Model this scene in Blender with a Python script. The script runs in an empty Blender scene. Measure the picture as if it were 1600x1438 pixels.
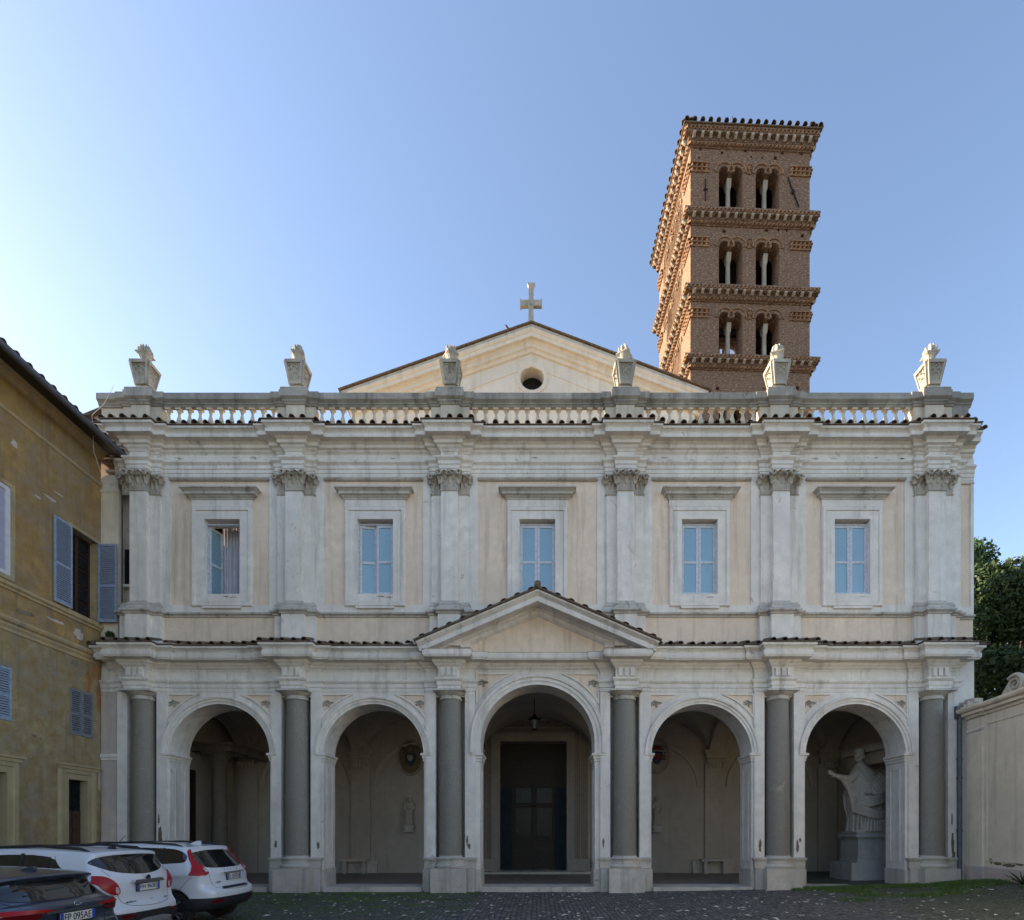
import bpy, bmesh, math, random
import numpy as np
from mathutils import Vector, Matrix, noise
from mathutils.geometry import tessellate_polygon, delaunay_2d_cdt
from mathutils.bvhtree import BVHTree
R = math.radians
rnd = random.Random(7)
SC = bpy.context.scene
COL = SC.collection

# ---------------------------------------------------------------- camera
CAM_Y, CAM_Z, FPX, VPX, HOR = -18.0, 1.85, 864.0, 840.0, 1302.0
cd = bpy.data.cameras.new("camera"); cam = bpy.data.objects.new("camera", cd); COL.objects.link(cam)
cd.sensor_width = 36.0; cd.sensor_fit = 'HORIZONTAL'; cd.lens = FPX / 1600 * 36.0
cd.shift_x = -(VPX - 800) / 1600.0
cd.shift_y = (HOR - 719) / 1600.0
cd.clip_start = 0.1; cd.clip_end = 3000
cam.location = (0, CAM_Y, CAM_Z); cam.rotation_euler = (R(90), 0, 0)
SC.camera = cam

# ---------------------------------------------------------------- sky and sun
SUN_AZ, SUN_EL = R(-80), R(24)          # azimuth measured from +Y towards +X
w = bpy.data.worlds.new("World"); SC.world = w; w.use_nodes = True
nt = w.node_tree; nt.nodes.clear()
out = nt.nodes.new('ShaderNodeOutputWorld'); bg = nt.nodes.new('ShaderNodeBackground')
sky = nt.nodes.new('ShaderNodeTexSky'); sky.sky_type = 'NISHITA'; sky.sun_disc = False
sky.sun_elevation = SUN_EL; sky.sun_rotation = SUN_AZ % (2 * math.pi)
sky.altitude = 50; sky.air_density = 1.0; sky.dust_density = 0.8; sky.ozone_density = 1.3
bg.inputs['Strength'].default_value = 0.12
tint = nt.nodes.new('ShaderNodeMix'); tint.data_type = 'RGBA'; tint.blend_type = 'MULTIPLY'; tint.inputs[0].default_value = 1.0
tint.inputs[7].default_value = (1.04, 0.99, 0.975, 1)      # camera white balance of the hazy evening sky
nt.links.new(sky.outputs[0], tint.inputs[6]); nt.links.new(tint.outputs[2], bg.inputs['Color']); nt.links.new(bg.outputs[0], out.inputs['Surface'])
sd = bpy.data.lights.new("sun", 'SUN'); sd.energy = 5.0; sd.angle = R(0.5); sd.color = (1.0, 0.84, 0.60)
sun = bpy.data.objects.new("sun", sd); COL.objects.link(sun)
sv = Vector((math.sin(SUN_AZ) * math.cos(SUN_EL), math.cos(SUN_AZ) * math.cos(SUN_EL), math.sin(SUN_EL)))
sun.rotation_euler = sv.to_track_quat('Z', 'Y').to_euler(); sun.location = (-40, 10, 60)
SC.view_settings.view_transform = 'Standard'; SC.view_settings.look = 'None'
SC.view_settings.gamma = 1.0; SC.view_settings.use_curve_mapping = False
SC.view_settings.exposure = 1.54

# ---------------------------------------------------------------- objects
def tag(o, label=None, cat=None, group=None, kind=None):
    if label: o['label'] = label
    if cat: o['category'] = cat
    if group: o['group'] = group
    if kind: o['kind'] = kind
    return o

def thing(name, label, cat, loc=(0, 0, 0), rz=0.0, group=None):
    o = bpy.data.objects.new(name, None); COL.objects.link(o)
    o.empty_display_size = 0.2
    o.location = loc; o.rotation_euler = (0, 0, rz)
    return tag(o, label, cat, group)

def link(name, me, parent=None, loc=None, rot=None, scale=None, kind=None):
    o = bpy.data.objects.new(name, me); COL.objects.link(o)
    if parent is not None: o.parent = parent
    if loc is not None: o.location = loc
    if rot is not None: o.rotation_euler = rot
    if scale is not None: o.scale = scale
    if kind: o['kind'] = kind
    return o

class MB:
    """collects shapes into one mesh"""
    def __init__(s): s.v = []; s.f = []; s.m = []; s.cur = 0
    def add(s, vs, fs):
        b = len(s.v); s.v.extend([tuple(p) for p in vs])
        s.f.extend([tuple(i + b for i in f) for f in fs]); s.m.extend([s.cur] * len(fs)); return s
    def box(s, x0, x1, y0, y1, z0, z1, M=None, taper=None):
        vs = [(x0, y0, z0), (x1, y0, z0), (x1, y1, z0), (x0, y1, z0), (x0, y0, z1), (x1, y0, z1), (x1, y1, z1), (x0, y1, z1)]
        if taper:
            cx, cy = (x0 + x1) / 2, (y0 + y1) / 2
            vs = vs[:4] + [(cx + (p[0] - cx) * taper, cy + (p[1] - cy) * taper, p[2]) for p in vs[4:]]
        if M is not None: vs = [M @ Vector(p) for p in vs]
        return s.add(vs, [(3, 2, 1, 0), (4, 5, 6, 7), (0, 1, 5, 4), (1, 2, 6, 5), (2, 3, 7, 6), (3, 0, 4, 7)])
    def lathe(s, prof, n=24, c=(0, 0, 0), M=None, a0=0, caps=True, rx=1, ry=1):
        vs = []
        for r, z in prof:
            for k in range(n):
                a = a0 + 2 * math.pi * k / n
                vs.append((c[0] + r * rx * math.cos(a), c[1] + r * ry * math.sin(a), c[2] + z))
        if M is not None: vs = [M @ Vector(p) for p in vs]
        fs = []
        for i in range(len(prof) - 1):
            for k in range(n):
                k2 = (k + 1) % n
                fs.append((i * n + k, i * n + k2, (i + 1) * n + k2, (i + 1) * n + k))
        if caps:
            fs.append(tuple(range(n - 1, -1, -1))); fs.append(tuple((len(prof) - 1) * n + k for k in range(n)))
        return s.add(vs, fs)
    def tube(s, pts, r, n=8, caps=True):
        pts = [Vector(p) for p in pts]; rs = r if isinstance(r, (list, tuple)) else [r] * len(pts)
        vs = []; prev = None
        for i, p in enumerate(pts):
            d = (pts[min(i + 1, len(pts) - 1)] - pts[max(i - 1, 0)])
            d = d.normalized() if d.length > 1e-9 else Vector((0, 0, 1))
            if prev is None:
                u = d.orthogonal().normalized()
            else:
                u = (prev - d * prev.dot(d)); u = u.normalized() if u.length > 1e-6 else d.orthogonal().normalized()
            prev = u; v = d.cross(u)
            for k in range(n):
                a = 2 * math.pi * k / n
                vs.append(p + (u * math.cos(a) + v * math.sin(a)) * rs[i])
        fs = []
        for i in range(len(pts) - 1):
            for k in range(n):
                k2 = (k + 1) % n
                fs.append((i * n + k, i * n + k2, (i + 1) * n + k2, (i + 1) * n + k))
        if caps:
            fs.append(tuple(range(n - 1, -1, -1))); fs.append(tuple((len(pts) - 1) * n + k for k in range(n)))
        return s.add(vs, fs)
    def sweep(s, path, prof, mapf, closed=False):
        """path: 2D points; prof: closed polygon of (offset to the right of the path, e)"""
        P = [Vector(p) for p in path]; n = len(P); m = len(prof); offs = []
        for i in range(n):
            ds = []
            if closed or i > 0: ds.append((P[i] - P[i - 1]).normalized())
            if closed or i < n - 1: ds.append((P[(i + 1) % n] - P[i]).normalized())
            ns = [Vector((d.y, -d.x)) for d in ds]
            if len(ns) == 2:
                q = 1 + ns[0].dot(ns[1]); offs.append((ns[0] + ns[1]) / max(q, 0.15))
            else: offs.append(ns[0])
        vs = []
        for i in range(n):
            for (o, e) in prof:
                a = P[i] + offs[i] * o; vs.append(mapf(a.x, a.y, e))
        fs = []
        for i in range(n if closed else n - 1):
            j = (i + 1) % n
            for k in range(m):
                k2 = (k + 1) % m
                fs.append((i * m + k, j * m + k, j * m + k2, i * m + k2))
        if not closed:
            fs.append(tuple(range(m))); fs.append(tuple((n - 1) * m + k for k in range(m - 1, -1, -1)))
        return s.add(vs, fs)
    def slab(s, outer, holes, e0, e1, mapf):
        """flat plate with holes between e0 (back) and e1 (front)"""
        loops = [outer] + list(holes)
        tri = tessellate_polygon([[Vector((a, b, 0)) for a, b in L] for L in loops])
        flat = [p for L in loops for p in L]; N = len(flat)
        vs = [mapf(a, b, e1) for a, b in flat] + [mapf(a, b, e0) for a, b in flat]
        fs = [tuple(t) for t in tri] + [tuple(i + N for i in reversed(t)) for t in tri]
        b = 0
        for L in loops:
            n = len(L)
            for i in range(n):
                j = (i + 1) % n; fs.append((b + i, b + j, b + j + N, b + i + N))
            b += n
        return s.add(vs, fs)
    def mesh(s, mats, smooth=False, ang=40, recalc=True):
        me = bpy.data.meshes.new('mesh'); me.from_pydata(s.v, [], s.f)
        if not isinstance(mats, (list, tuple)): mats = [mats]
        for m in mats: me.materials.append(m)
        if len(mats) > 1: me.polygons.foreach_set('material_index', s.m)
        if recalc:
            bm = bmesh.new(); bm.from_mesh(me); bmesh.ops.recalc_face_normals(bm, faces=bm.faces); bm.to_mesh(me); bm.free()
        if smooth:
            me.shade_smooth() if hasattr(me, 'shade_smooth') else None
            me.polygons.foreach_set('use_smooth', [True] * len(me.polygons))
            if ang < 180: me.set_sharp_from_angle(angle=R(ang))
        me.update(); return me
    def build(s, name, mats, parent=None, smooth=False, ang=40, kind=None, loc=None, rot=None, recalc=True):
        return link(name, s.mesh(mats, smooth, ang, recalc), parent, loc, rot, None, kind)

XY = lambda a, b, e: (a, b, e)             # plan path, e = height
XZ = lambda a, b, e: (a, -e, b)            # facade plane, e = outwards
def XZat(y0): return lambda a, b, e: (a, y0 - e, b)

# ---------------------------------------------------------------- materials
def newmat(name):
    m = bpy.data.materials.new(name); m.use_nodes = True; t = m.node_tree
    return m, t, t.nodes['Principled BSDF']
def N(t, typ, **kw):
    n = t.nodes.new(typ)
    for k, v in kw.items():
        if k.startswith('i_'): n.inputs[k[2:].replace('_', ' ')].default_value = v
        else: setattr(n, k, v)
    return n
def tex_noise(t, vec, scale, detail=4, rough=0.6, dist=0.0):
    n = N(t, 'ShaderNodeTexNoise'); n.inputs['Scale'].default_value = scale
    n.inputs['Detail'].default_value = detail; n.inputs['Roughness'].default_value = rough
    n.inputs['Distortion'].default_value = dist
    t.links.new(vec, n.inputs['Vector']); return n.outputs['Fac']
def vscale(t, vec, s):
    m = N(t, 'ShaderNodeMapping'); m.inputs['Scale'].default_value = s
    t.links.new(vec, m.inputs['Vector']); return m.outputs[0]
def ramp(t, fac, a, b, c0=(0, 0, 0, 1), c1=(1, 1, 1, 1)):
    r = N(t, 'ShaderNodeValToRGB'); e = r.color_ramp.elements
    e[0].position = a; e[1].position = b; e[0].color = c0; e[1].color = c1
    t.links.new(fac, r.inputs[0]); return r.outputs[0]
def mix(t, fac, a, b, mode='MIX'):
    m = N(t, 'ShaderNodeMix', data_type='RGBA', blend_type=mode)
    for sock, v in ((0, fac), (6, a), (7, b)):
        if isinstance(v, (int, float)): m.inputs[sock].default_value = v
        elif isinstance(v, tuple): m.inputs[sock].default_value = v if len(v) == 4 else (*v, 1)
        else: t.links.new(v, m.inputs[sock])
    return m.outputs[2]
def mth(t, op, a, b=0.0):
    m = N(t, 'ShaderNodeMath', operation=op)
    for i, v in enumerate((a, b)):
        if isinstance(v, (int, float)): m.inputs[i].default_value = v
        else: t.links.new(v, m.inputs[i])
    return m.outputs[0]
def bump(t, bsdf, h, dist, strength=1.0):
    b = N(t, 'ShaderNodeBump'); b.inputs['Strength'].default_value = strength
    b.inputs['Distance'].default_value = dist
    t.links.new(h, b.inputs['Height']); t.links.new(b.outputs[0], bsdf.inputs['Normal'])
def geo(t): return N(t, 'ShaderNodeNewGeometry').outputs['Position']
def objc(t): return N(t, 'ShaderNodeTexCoord').outputs['Object']
def c4(c): return (*c, 1)
def mul(c, k): return tuple(min(1, x * k) for x in c)

def plaster(name, base, stain=(0.16, 0.14, 0.11), amount=0.35, var=0.18, damage=0.0, rough=0.9, alt=None, grit=0.006, streak=1.0, zmix=None):
    m, t, b = newmat(name); p = geo(t)
    n1 = tex_noise(t, p, 0.55, 6, 0.62); n2 = tex_noise(t, p, 3.1, 6, 0.6); n3 = tex_noise(t, p, 38, 3, 0.6)
    col = mix(t, ramp(t, n1, 0.3, 0.7), c4(mul(base, 1 - var)), c4(mul(base, 1 + var * 0.5)))
    if alt: col = mix(t, ramp(t, tex_noise(t, p, 0.8, 5, 0.65, 0.4), 0.42, 0.6), col, c4(alt))
    if zmix:    # a storey painted in another, older wash
        sz = N(t, 'ShaderNodeSeparateXYZ'); t.links.new(p, sz.inputs[0])
        lowc = mix(t, ramp(t, tex_noise(t, p, 0.7, 6, 0.7, 0.5), 0.4, 0.62), c4(zmix[1]), c4(zmix[2]))
        f = mth(t, 'LESS_THAN', mth(t, 'ADD', sz.outputs[2], mth(t, 'MULTIPLY', mth(t, 'SUBTRACT', n2, 0.5), 1.6)), zmix[0])
        col = mix(t, f, col, lowc)
    col = mix(t, ramp(t, n2, 0.35, 0.72), col, c4(mul(base, 1 - var * 1.1)))
    # rain streaks: noise stretched along z
    sp = vscale(t, p, (3.2, 3.2, 0.22))
    st = ramp(t, tex_noise(t, sp, 1.0, 7, 0.68), 0.52, 0.78)
    col = mix(t, mth(t, 'MULTIPLY', st, amount * streak), col, c4(stain))
    gr = ramp(t, n3, 0.56, 0.8)
    col = mix(t, mth(t, 'MULTIPLY', gr, amount * 0.7), col, c4(stain))
    if damage > 0:
        d = ramp(t, tex_noise(t, p, 1.7, 9, 0.72, 0.8), 0.66 - damage * 0.1, 0.70 - damage * 0.1)
        col = mix(t, mth(t, 'MULTIPLY', d, 0.75), col, c4(mul(stain, 1.7)))
    t.links.new(col, b.inputs['Base Color']); b.inputs['Roughness'].default_value = rough
    b.inputs['Specular IOR Level'].default_value = 0.25
    h = mth(t, 'ADD', mth(t, 'MULTIPLY', n2, 0.6), mth(t, 'ADD', n3, mth(t, 'MULTIPLY', tex_noise(t, p, 120, 2, 0.5), 0.6)))
    bump(t, b, h, grit, 0.8)
    return m

def simple(name, col, rough=0.6, metal=0.0, var=0.0, scale=6.0, spec=0.4, coat=0.0, bmp=0.0, obj=False):
    m, t, b = newmat(name); p = objc(t) if obj else geo(t)
    if var > 0:
        n = tex_noise(t, p, scale, 5, 0.65)
        c = mix(t, ramp(t, n, 0.3, 0.7), c4(mul(col, 1 - var)), c4(mul(col, 1 + var)))
        t.links.new(c, b.inputs['Base Color'])
        if bmp: bump(t, b, n, bmp)
    else: b.inputs['Base Color'].default_value = c4(col)
    b.inputs['Roughness'].default_value = rough; b.inputs['Metallic'].default_value = metal
    b.inputs['Specular IOR Level'].default_value = spec; b.inputs['Coat Weight'].default_value = coat
    b.inputs['Coat Roughness'].default_value = 0.03
    return m

M = {}
M['white'] = plaster('white_plaster', (0.78, 0.735, 0.67), stain=(0.22, 0.19, 0.15), amount=0.6, var=0.18, damage=0.3)
M['trim'] = plaster('stone_trim', (0.76, 0.715, 0.65), stain=(0.17, 0.15, 0.12), amount=0.65, var=0.18, damage=0.35)
M['pink'] = plaster('pink_plaster', (0.80, 0.66, 0.52), stain=(0.30, 0.22, 0.15), amount=0.7, var=0.17, damage=0.05)
M['coping'] = plaster('weathered_coping', (0.42, 0.395, 0.35), stain=(0.07, 0.065, 0.055), amount=0.9, var=0.3, damage=0.5, alt=(0.22, 0.21, 0.19))
M['balu'] = plaster('baluster_stone', (0.60, 0.54, 0.44), stain=(0.15, 0.13, 0.1), amount=0.6, var=0.2)
M['urn'] = plaster('urn_travertine', (0.50, 0.47, 0.41), stain=(0.09, 0.085, 0.07), amount=0.9, var=0.3, damage=0.4, grit=0.012)
M['capital'] = plaster('capital_stone', (0.52, 0.475, 0.40), stain=(0.08, 0.07, 0.055), amount=0.95, var=0.25, damage=0.6, grit=0.015)
M['travertine'] = plaster('travertine', (0.58, 0.54, 0.47), stain=(0.17, 0.15, 0.12), amount=0.7, var=0.22, damage=0.5, grit=0.012)
M['nave'] = plaster('cream_plaster', (0.74, 0.69, 0.60), stain=(0.3, 0.26, 0.2), amount=0.45, var=0.12)
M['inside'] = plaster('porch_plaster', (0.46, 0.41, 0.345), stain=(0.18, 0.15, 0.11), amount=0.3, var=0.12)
M['ochre'] = plaster('ochre_plaster', (0.42, 0.27, 0.10), stain=(0.14, 0.115, 0.09), amount=1.0, var=0.38, damage=0.8, alt=(0.29, 0.22, 0.145), zmix=(7.4, (0.36, 0.30, 0.165), (0.27, 0.235, 0.175)), grit=0.012)
M['ochre_trim'] = plaster('ochre_moulding', (0.52, 0.38, 0.19), stain=(0.14, 0.12, 0.09), amount=0.9, var=0.28, damage=0.7, alt=(0.34, 0.29, 0.22))
M['olive_stone'] = plaster('door_surround_stone', (0.42, 0.35, 0.20), stain=(0.16, 0.13, 0.09), amount=0.6, var=0.2, alt=(0.36, 0.29, 0.17))
M['oldpink'] = plaster('stained_pink_plaster', (0.60, 0.50, 0.43), stain=(0.22, 0.18, 0.15), amount=0.6, var=0.22, damage=0.3, alt=(0.44, 0.41, 0.38))
M['gwall'] = plaster('garden_wall_plaster', (0.74, 0.66, 0.52), stain=(0.26, 0.22, 0.17), amount=0.6, var=0.16, damage=0.25)
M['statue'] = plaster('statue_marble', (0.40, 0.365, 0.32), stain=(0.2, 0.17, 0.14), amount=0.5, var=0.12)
M['marble'] = plaster('portal_marble', (0.34, 0.31, 0.27), stain=(0.18, 0.15, 0.12), amount=0.5, var=0.15)
M['dark_wood'] = simple('dark_wood', (0.025, 0.017, 0.012), 0.6, var=0.4, scale=9)
M['door_brown'] = simple('brown_door', (0.055, 0.028, 0.018), 0.55, var=0.35, scale=9)
M['iron'] = simple('iron', (0.02, 0.02, 0.021), 0.55, metal=0.6, var=0.3)
M['glassdark'] = simple('dark_glass', (0.012, 0.013, 0.015), 0.28, spec=0.18, var=0.8, scale=5)  # uneven tone imitates faint reflections in the glass
M['lamp_glass'] = simple('lamp_glass', (0.12, 0.12, 0.11), 0.25, spec=0.5)
M['hood'] = plaster('weathered_hood', (0.56, 0.53, 0.48), stain=(0.12, 0.105, 0.085), amount=1.0, var=0.25, damage=0.6)
M['shaded_stone'] = plaster('shaded_porch_stone', (0.22, 0.185, 0.15), stain=(0.08, 0.065, 0.05), amount=0.6, var=0.2)  # the end bay's shade is put into this darker stone colour
M['pedestal'] = plaster('grey_marble', (0.34, 0.345, 0.345), stain=(0.12, 0.12, 0.12), amount=0.5, var=0.2)
M['void'] = simple('dark_interior', (0.018, 0.015, 0.012), 0.95, var=0.3)
M['shutter'] = simple('blue_shutter_paint', (0.25, 0.31, 0.41), 0.6, var=0.25, scale=14)
M['shutter2'] = simple('faded_shutter_paint', (0.16, 0.175, 0.20), 0.6, var=0.25, scale=14)
M['winframe'] = simple('window_frame_paint', (0.50, 0.53, 0.58), 0.6, var=0.25, scale=11)
M['curtain'] = simple('curtain_cloth', (0.52, 0.50, 0.56), 0.9, var=0.12, scale=5)
M['pipe'] = simple('gutter_pipe', (0.10, 0.105, 0.125), 0.55, metal=0.3, var=0.3, scale=5)
M['gold'] = simple('crest_gold', (0.15, 0.11, 0.055), 0.6, var=0.2)
M['blue'] = simple('crest_blue', (0.03, 0.04, 0.10), 0.6, var=0.2)
M['red'] = simple('crest_red', (0.26, 0.02, 0.018), 0.6, var=0.2)
M['cream'] = simple('crest_cream', (0.32, 0.29, 0.24), 0.7, var=0.2)
M['cord'] = simple('cable', (0.55, 0.52, 0.48), 0.7)
M['bird'] = simple('bird_plumage', (0.07, 0.07, 0.08), 0.7, var=0.3)
M['birdpale'] = simple('bird_breast', (0.35, 0.34, 0.33), 0.7)
M['parapet_in'] = plaster('parapet_inner_plaster', (0.62, 0.42, 0.2), stain=(0.25, 0.18, 0.1), amount=0.4)

def mat_pane():
    # sky reflection put into the blue base colour, mixed with a pale curtain behind
    m, t, b = newmat('window_pane'); p = geo(t)
    n = tex_noise(t, vscale(t, p, (1.2, 1, 0.5)), 1.4, 3, 0.5)
    oi = N(t, 'ShaderNodeObjectInfo')
    pc = mix(t, n, (0.15, 0.29, 0.38, 1), (0.22, 0.38, 0.47, 1))
    t.links.new(mix(t, mth(t, 'MULTIPLY', oi.outputs['Random'], 0.5), pc, (0.11, 0.20, 0.25, 1)), b.inputs['Base Color'])
    b.inputs['Roughness'].default_value = 0.5
    b.inputs['Coat Weight'].default_value = 1.0; b.inputs['Coat IOR'].default_value = 2.0; b.inputs['Coat Roughness'].default_value = 0.02
    h = tex_noise(t, p, 2.2, 2, 0.4)
    bp = N(t, 'ShaderNodeBump'); bp.inputs['Distance'].default_value = 0.01; t.links.new(h, bp.inputs['Height'])
    t.links.new(bp.outputs[0], b.inputs['Coat Normal'])
    return m
M['pane'] = mat_pane()

def mat_granite():
    m, t, b = newmat('grey_granite'); p = geo(t)
    v = tex_noise(t, p, 30, 5, 0.85); n = tex_noise(t, p, 1.6, 7, 0.7)
    oi = N(t, 'ShaderNodeObjectInfo')
    c = mix(t, ramp(t, v, 0.3, 0.7), (0.10, 0.093, 0.08, 1), (0.31, 0.29, 0.245, 1))
    c = mix(t, mth(t, 'MULTIPLY', oi.outputs['Random'], 0.45), c, (0.20, 0.185, 0.15, 1))
    c = mix(t, ramp(t, n, 0.35, 0.75), c, (0.19, 0.17, 0.135, 1))
    st = ramp(t, tex_noise(t, vscale(t, p, (2.5, 2.5, 0.4)), 1.0, 6, 0.7), 0.55, 0.75)
    c = mix(t, mth(t, 'MULTIPLY', st, 0.5), c, (0.085, 0.08, 0.072, 1))
    ch = ramp(t, tex_noise(t, p, 2.6, 8, 0.75, 1.0), 0.60, 0.66); c = mix(t, mth(t, 'MULTIPLY', ch, 0.6), c, (0.34, 0.31, 0.26, 1))
    t.links.new(c, b.inputs['Base Color']); b.inputs['Roughness'].default_value = 0.6
    bump(t, b, v, 0.006); return m
M['granite'] = mat_granite()

def mat_brick():
    m, t, b = newmat('old_brick'); g = N(t, 'ShaderNodeNewGeometry'); tc = N(t, 'ShaderNodeTexCoord')
    sx = N(t, 'ShaderNodeSeparateXYZ'); t.links.new(tc.outputs['Object'], sx.inputs[0])
    sn = N(t, 'ShaderNodeSeparateXYZ'); vt = N(t, 'ShaderNodeVectorTransform', vector_type='NORMAL', convert_from='WORLD', convert_to='OBJECT')
    t.links.new(g.outputs['Normal'], vt.inputs[0]); t.links.new(vt.outputs[0], sn.inputs[0])
    ax = mth(t, 'ABSOLUTE', sn.outputs[0]); sel = mth(t, 'GREATER_THAN', ax, 0.6)
    u = mth(t, 'ADD', mth(t, 'MULTIPLY', sel, sx.outputs[1]), mth(t, 'MULTIPLY', mth(t, 'SUBTRACT', 1.0, sel), sx.outputs[0]))
    cb = N(t, 'ShaderNodeCombineXYZ'); t.links.new(u, cb.inputs[0]); t.links.new(sx.outputs[2], cb.inputs[1])
    wob = tex_noise(t, tc.outputs['Object'], 1.3, 3, 0.5)
    va = N(t, 'ShaderNodeVectorMath', operation='ADD'); t.links.new(cb.outputs[0], va.inputs[0])
    cw = N(t, 'ShaderNodeCombineXYZ'); t.links.new(mth(t, 'MULTIPLY', wob, 0.06), cw.inputs[1]); t.links.new(cw.outputs[0], va.inputs[1])
    br = N(t, 'ShaderNodeTexBrick'); t.links.new(va.outputs[0], br.inputs['Vector'])
    br.inputs['Scale'].default_value = 1.0; br.inputs['Brick Width'].default_value = 0.29; br.inputs['Row Height'].default_value = 0.075
    br.inputs['Mortar Size'].default_value = 0.011; br.inputs['Mortar Smooth'].default_value = 0.3; br.inputs['Bias'].default_value = -0.1
    br.inputs['Color1'].default_value = (0.42, 0.245, 0.145, 1); br.inputs['Color2'].default_value = (0.28, 0.155, 0.095, 1)
    br.inputs['Mortar'].default_value = (0.38, 0.31, 0.23, 1)
    n1 = tex_noise(t, tc.outputs['Object'], 0.6, 6, 0.65); n4 = tex_noise(t, vscale(t, tc.outputs['Object'], (0.9, 0.9, 11)), 1.0, 5, 0.7); n2 = tex_noise(t, vscale(t, tc.outputs['Object'], (7, 7, 28)), 1.0, 4, 0.7)
    c = mix(t, mth(t, 'MULTIPLY', ramp(t, n1, 0.35, 0.7), 0.55), br.outputs['Color'], (0.31, 0.20, 0.13, 1))
    c = mix(t, mth(t, 'MULTIPLY', ramp(t, n4, 0.5, 0.68), 0.55), c, (0.15, 0.085, 0.055, 1))
    c = mix(t, mth(t, 'MULTIPLY', ramp(t, n4, 0.44, 0.3), 0.5), c, (0.50, 0.36, 0.25, 1))
    c = mix(t, mth(t, 'MULTIPLY', ramp(t, n2, 0.6, 0.75), 0.4), c, (0.45, 0.31, 0.20, 1))
    c = mix(t, mth(t, 'MULTIPLY', ramp(t, n2, 0.45, 0.3), 0.7), c, (0.10, 0.055, 0.04, 1))
    t.links.new(c, b.inputs['Base Color']); b.inputs['Roughness'].default_value = 0.92; b.inputs['Specular IOR Level'].default_value = 0.2
    bump(t, b, mth(t, 'ADD', mth(t, 'MULTIPLY', br.outputs['Fac'], -1.0), n2), 0.03, 0.9); return m
M['brick'] = mat_brick()
M['brickplain'] = plaster('dentil_brick', (0.37, 0.215, 0.125), stain=(0.11, 0.07, 0.05), amount=0.7, var=0.4, grit=0.01)
M['bracket'] = plaster('bracket_marble', (0.44, 0.39, 0.32), stain=(0.2, 0.17, 0.13), amount=0.5, var=0.25)

def mat_tile():
    m, t, b = newmat('roof_tile_clay'); oi = N(t, 'ShaderNodeObjectInfo'); p = geo(t)
    n = tex_noise(t, p, 9, 5, 0.7); n2 = tex_noise(t, p, 30, 3, 0.6)
    c = mix(t, oi.outputs['Random'], (0.11, 0.075, 0.05, 1), (0.20, 0.135, 0.085, 1))
    c = mix(t, ramp(t, n, 0.45, 0.62), c, (0.055, 0.05, 0.042, 1))
    c = mix(t, mth(t, 'MULTIPLY', ramp(t, n2, 0.58, 0.7), 0.6), c, (0.24, 0.21, 0.16, 1))
    t.links.new(c, b.inputs['Base Color']); b.inputs['Roughness'].default_value = 0.95; bump(t, b, n2, 0.01); return m
M['tile'] = mat_tile()

def mat_ground():
    m, t, b = newmat('cobbles_with_moss'); p = geo(t)
    v = N(t, 'ShaderNodeTexVoronoi', feature='DISTANCE_TO_EDGE'); v.inputs['Scale'].default_value = 8.5; v.inputs['Randomness'].default_value = 0.45
    vc = N(t, 'ShaderNodeTexVoronoi'); vc.inputs['Scale'].default_value = 8.5; vc.inputs['Randomness'].default_value = 0.45
    ms = vscale(t, p, (1, 1, 0)); t.links.new(ms, v.inputs['Vector']); t.links.new(ms, vc.inputs['Vector'])
    n1 = tex_noise(t, ms, 0.35, 5, 0.6); n2 = tex_noise(t, ms, 2.0, 6, 0.7); n3 = tex_noise(t, ms, 18, 4, 0.7)
    gs = N(t, 'ShaderNodeSeparateColor'); t.links.new(vc.outputs['Color'], gs.inputs[0])
    c = mix(t, gs.outputs[0], (0.075, 0.075, 0.074, 1), (0.20, 0.19, 0.175, 1))
    joint = ramp(t, v.outputs['Distance'], 0.03, 0.12)
    c = mix(t, joint, (0.035, 0.033, 0.026, 1), c)
    # dry pale gravel and dirt
    c = mix(t, mth(t, 'MULTIPLY', ramp(t, n2, 0.55, 0.72), 0.5), c, (0.22, 0.20, 0.165, 1))
    # moss, strongest in front of the left arches and by the right wall
    sx = N(t, 'ShaderNodeSeparateXYZ'); t.links.new(p, sx.inputs[0])
    def band(x0, w): 
        d = mth(t, 'DIVIDE', mth(t, 'SUBTRACT', sx.outputs[0], x0), w); return mth(t, 'SUBTRACT', 1.0, mth(t, 'MULTIPLY', d, d))
    left = mth(t, 'MAXIMUM', band(-6.5, 5.2), mth(t, 'MULTIPLY', band(11.5, 4.5), 1.1))
    mm = mth(t, 'ADD', mth(t, 'MULTIPLY', mth(t, 'MAXIMUM', left, 0.0), 0.26), mth(t, 'ADD', mth(t, 'MULTIPLY', n2, 0.6), mth(t, 'MULTIPLY', n1, 0.25)))
    mf = mth(t, 'MULTIPLY', ramp(t, mm, 0.50, 0.68), 0.8)
    mf = mth(t, 'MULTIPLY', mf, ramp(t, mth(t, 'ADD', n3, mth(t, 'MULTIPLY', mth(t, 'SUBTRACT', 1.0, joint), 0.25)), 0.38, 0.6))
    c = mix(t, mf, c, (0.055, 0.08, 0.036, 1))
    # unseen pale gravel added behind the camera to bounce sunlight onto the facade
    far = ramp(t, mth(t, 'MULTIPLY', sx.outputs[1], -1.0), 24.0, 26.0) if False else mth(t, 'LESS_THAN', sx.outputs[1], -25.0)
    c = mix(t, far, c, mix(t, n2, (0.17, 0.15, 0.12, 1), (0.26, 0.235, 0.19, 1)))
    t.links.new(c, b.inputs['Base Color']); b.inputs['Roughness'].default_value = 0.85; b.inputs['Specular IOR Level'].default_value = 0.3
    bump(t, b, mth(t, 'ADD', ramp(t, v.outputs['Distance'], 0.0, 0.22), mth(t, 'MULTIPLY', n3, 0.35)), 0.03, 1.0); return m
M['ground'] = mat_ground()

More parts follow.
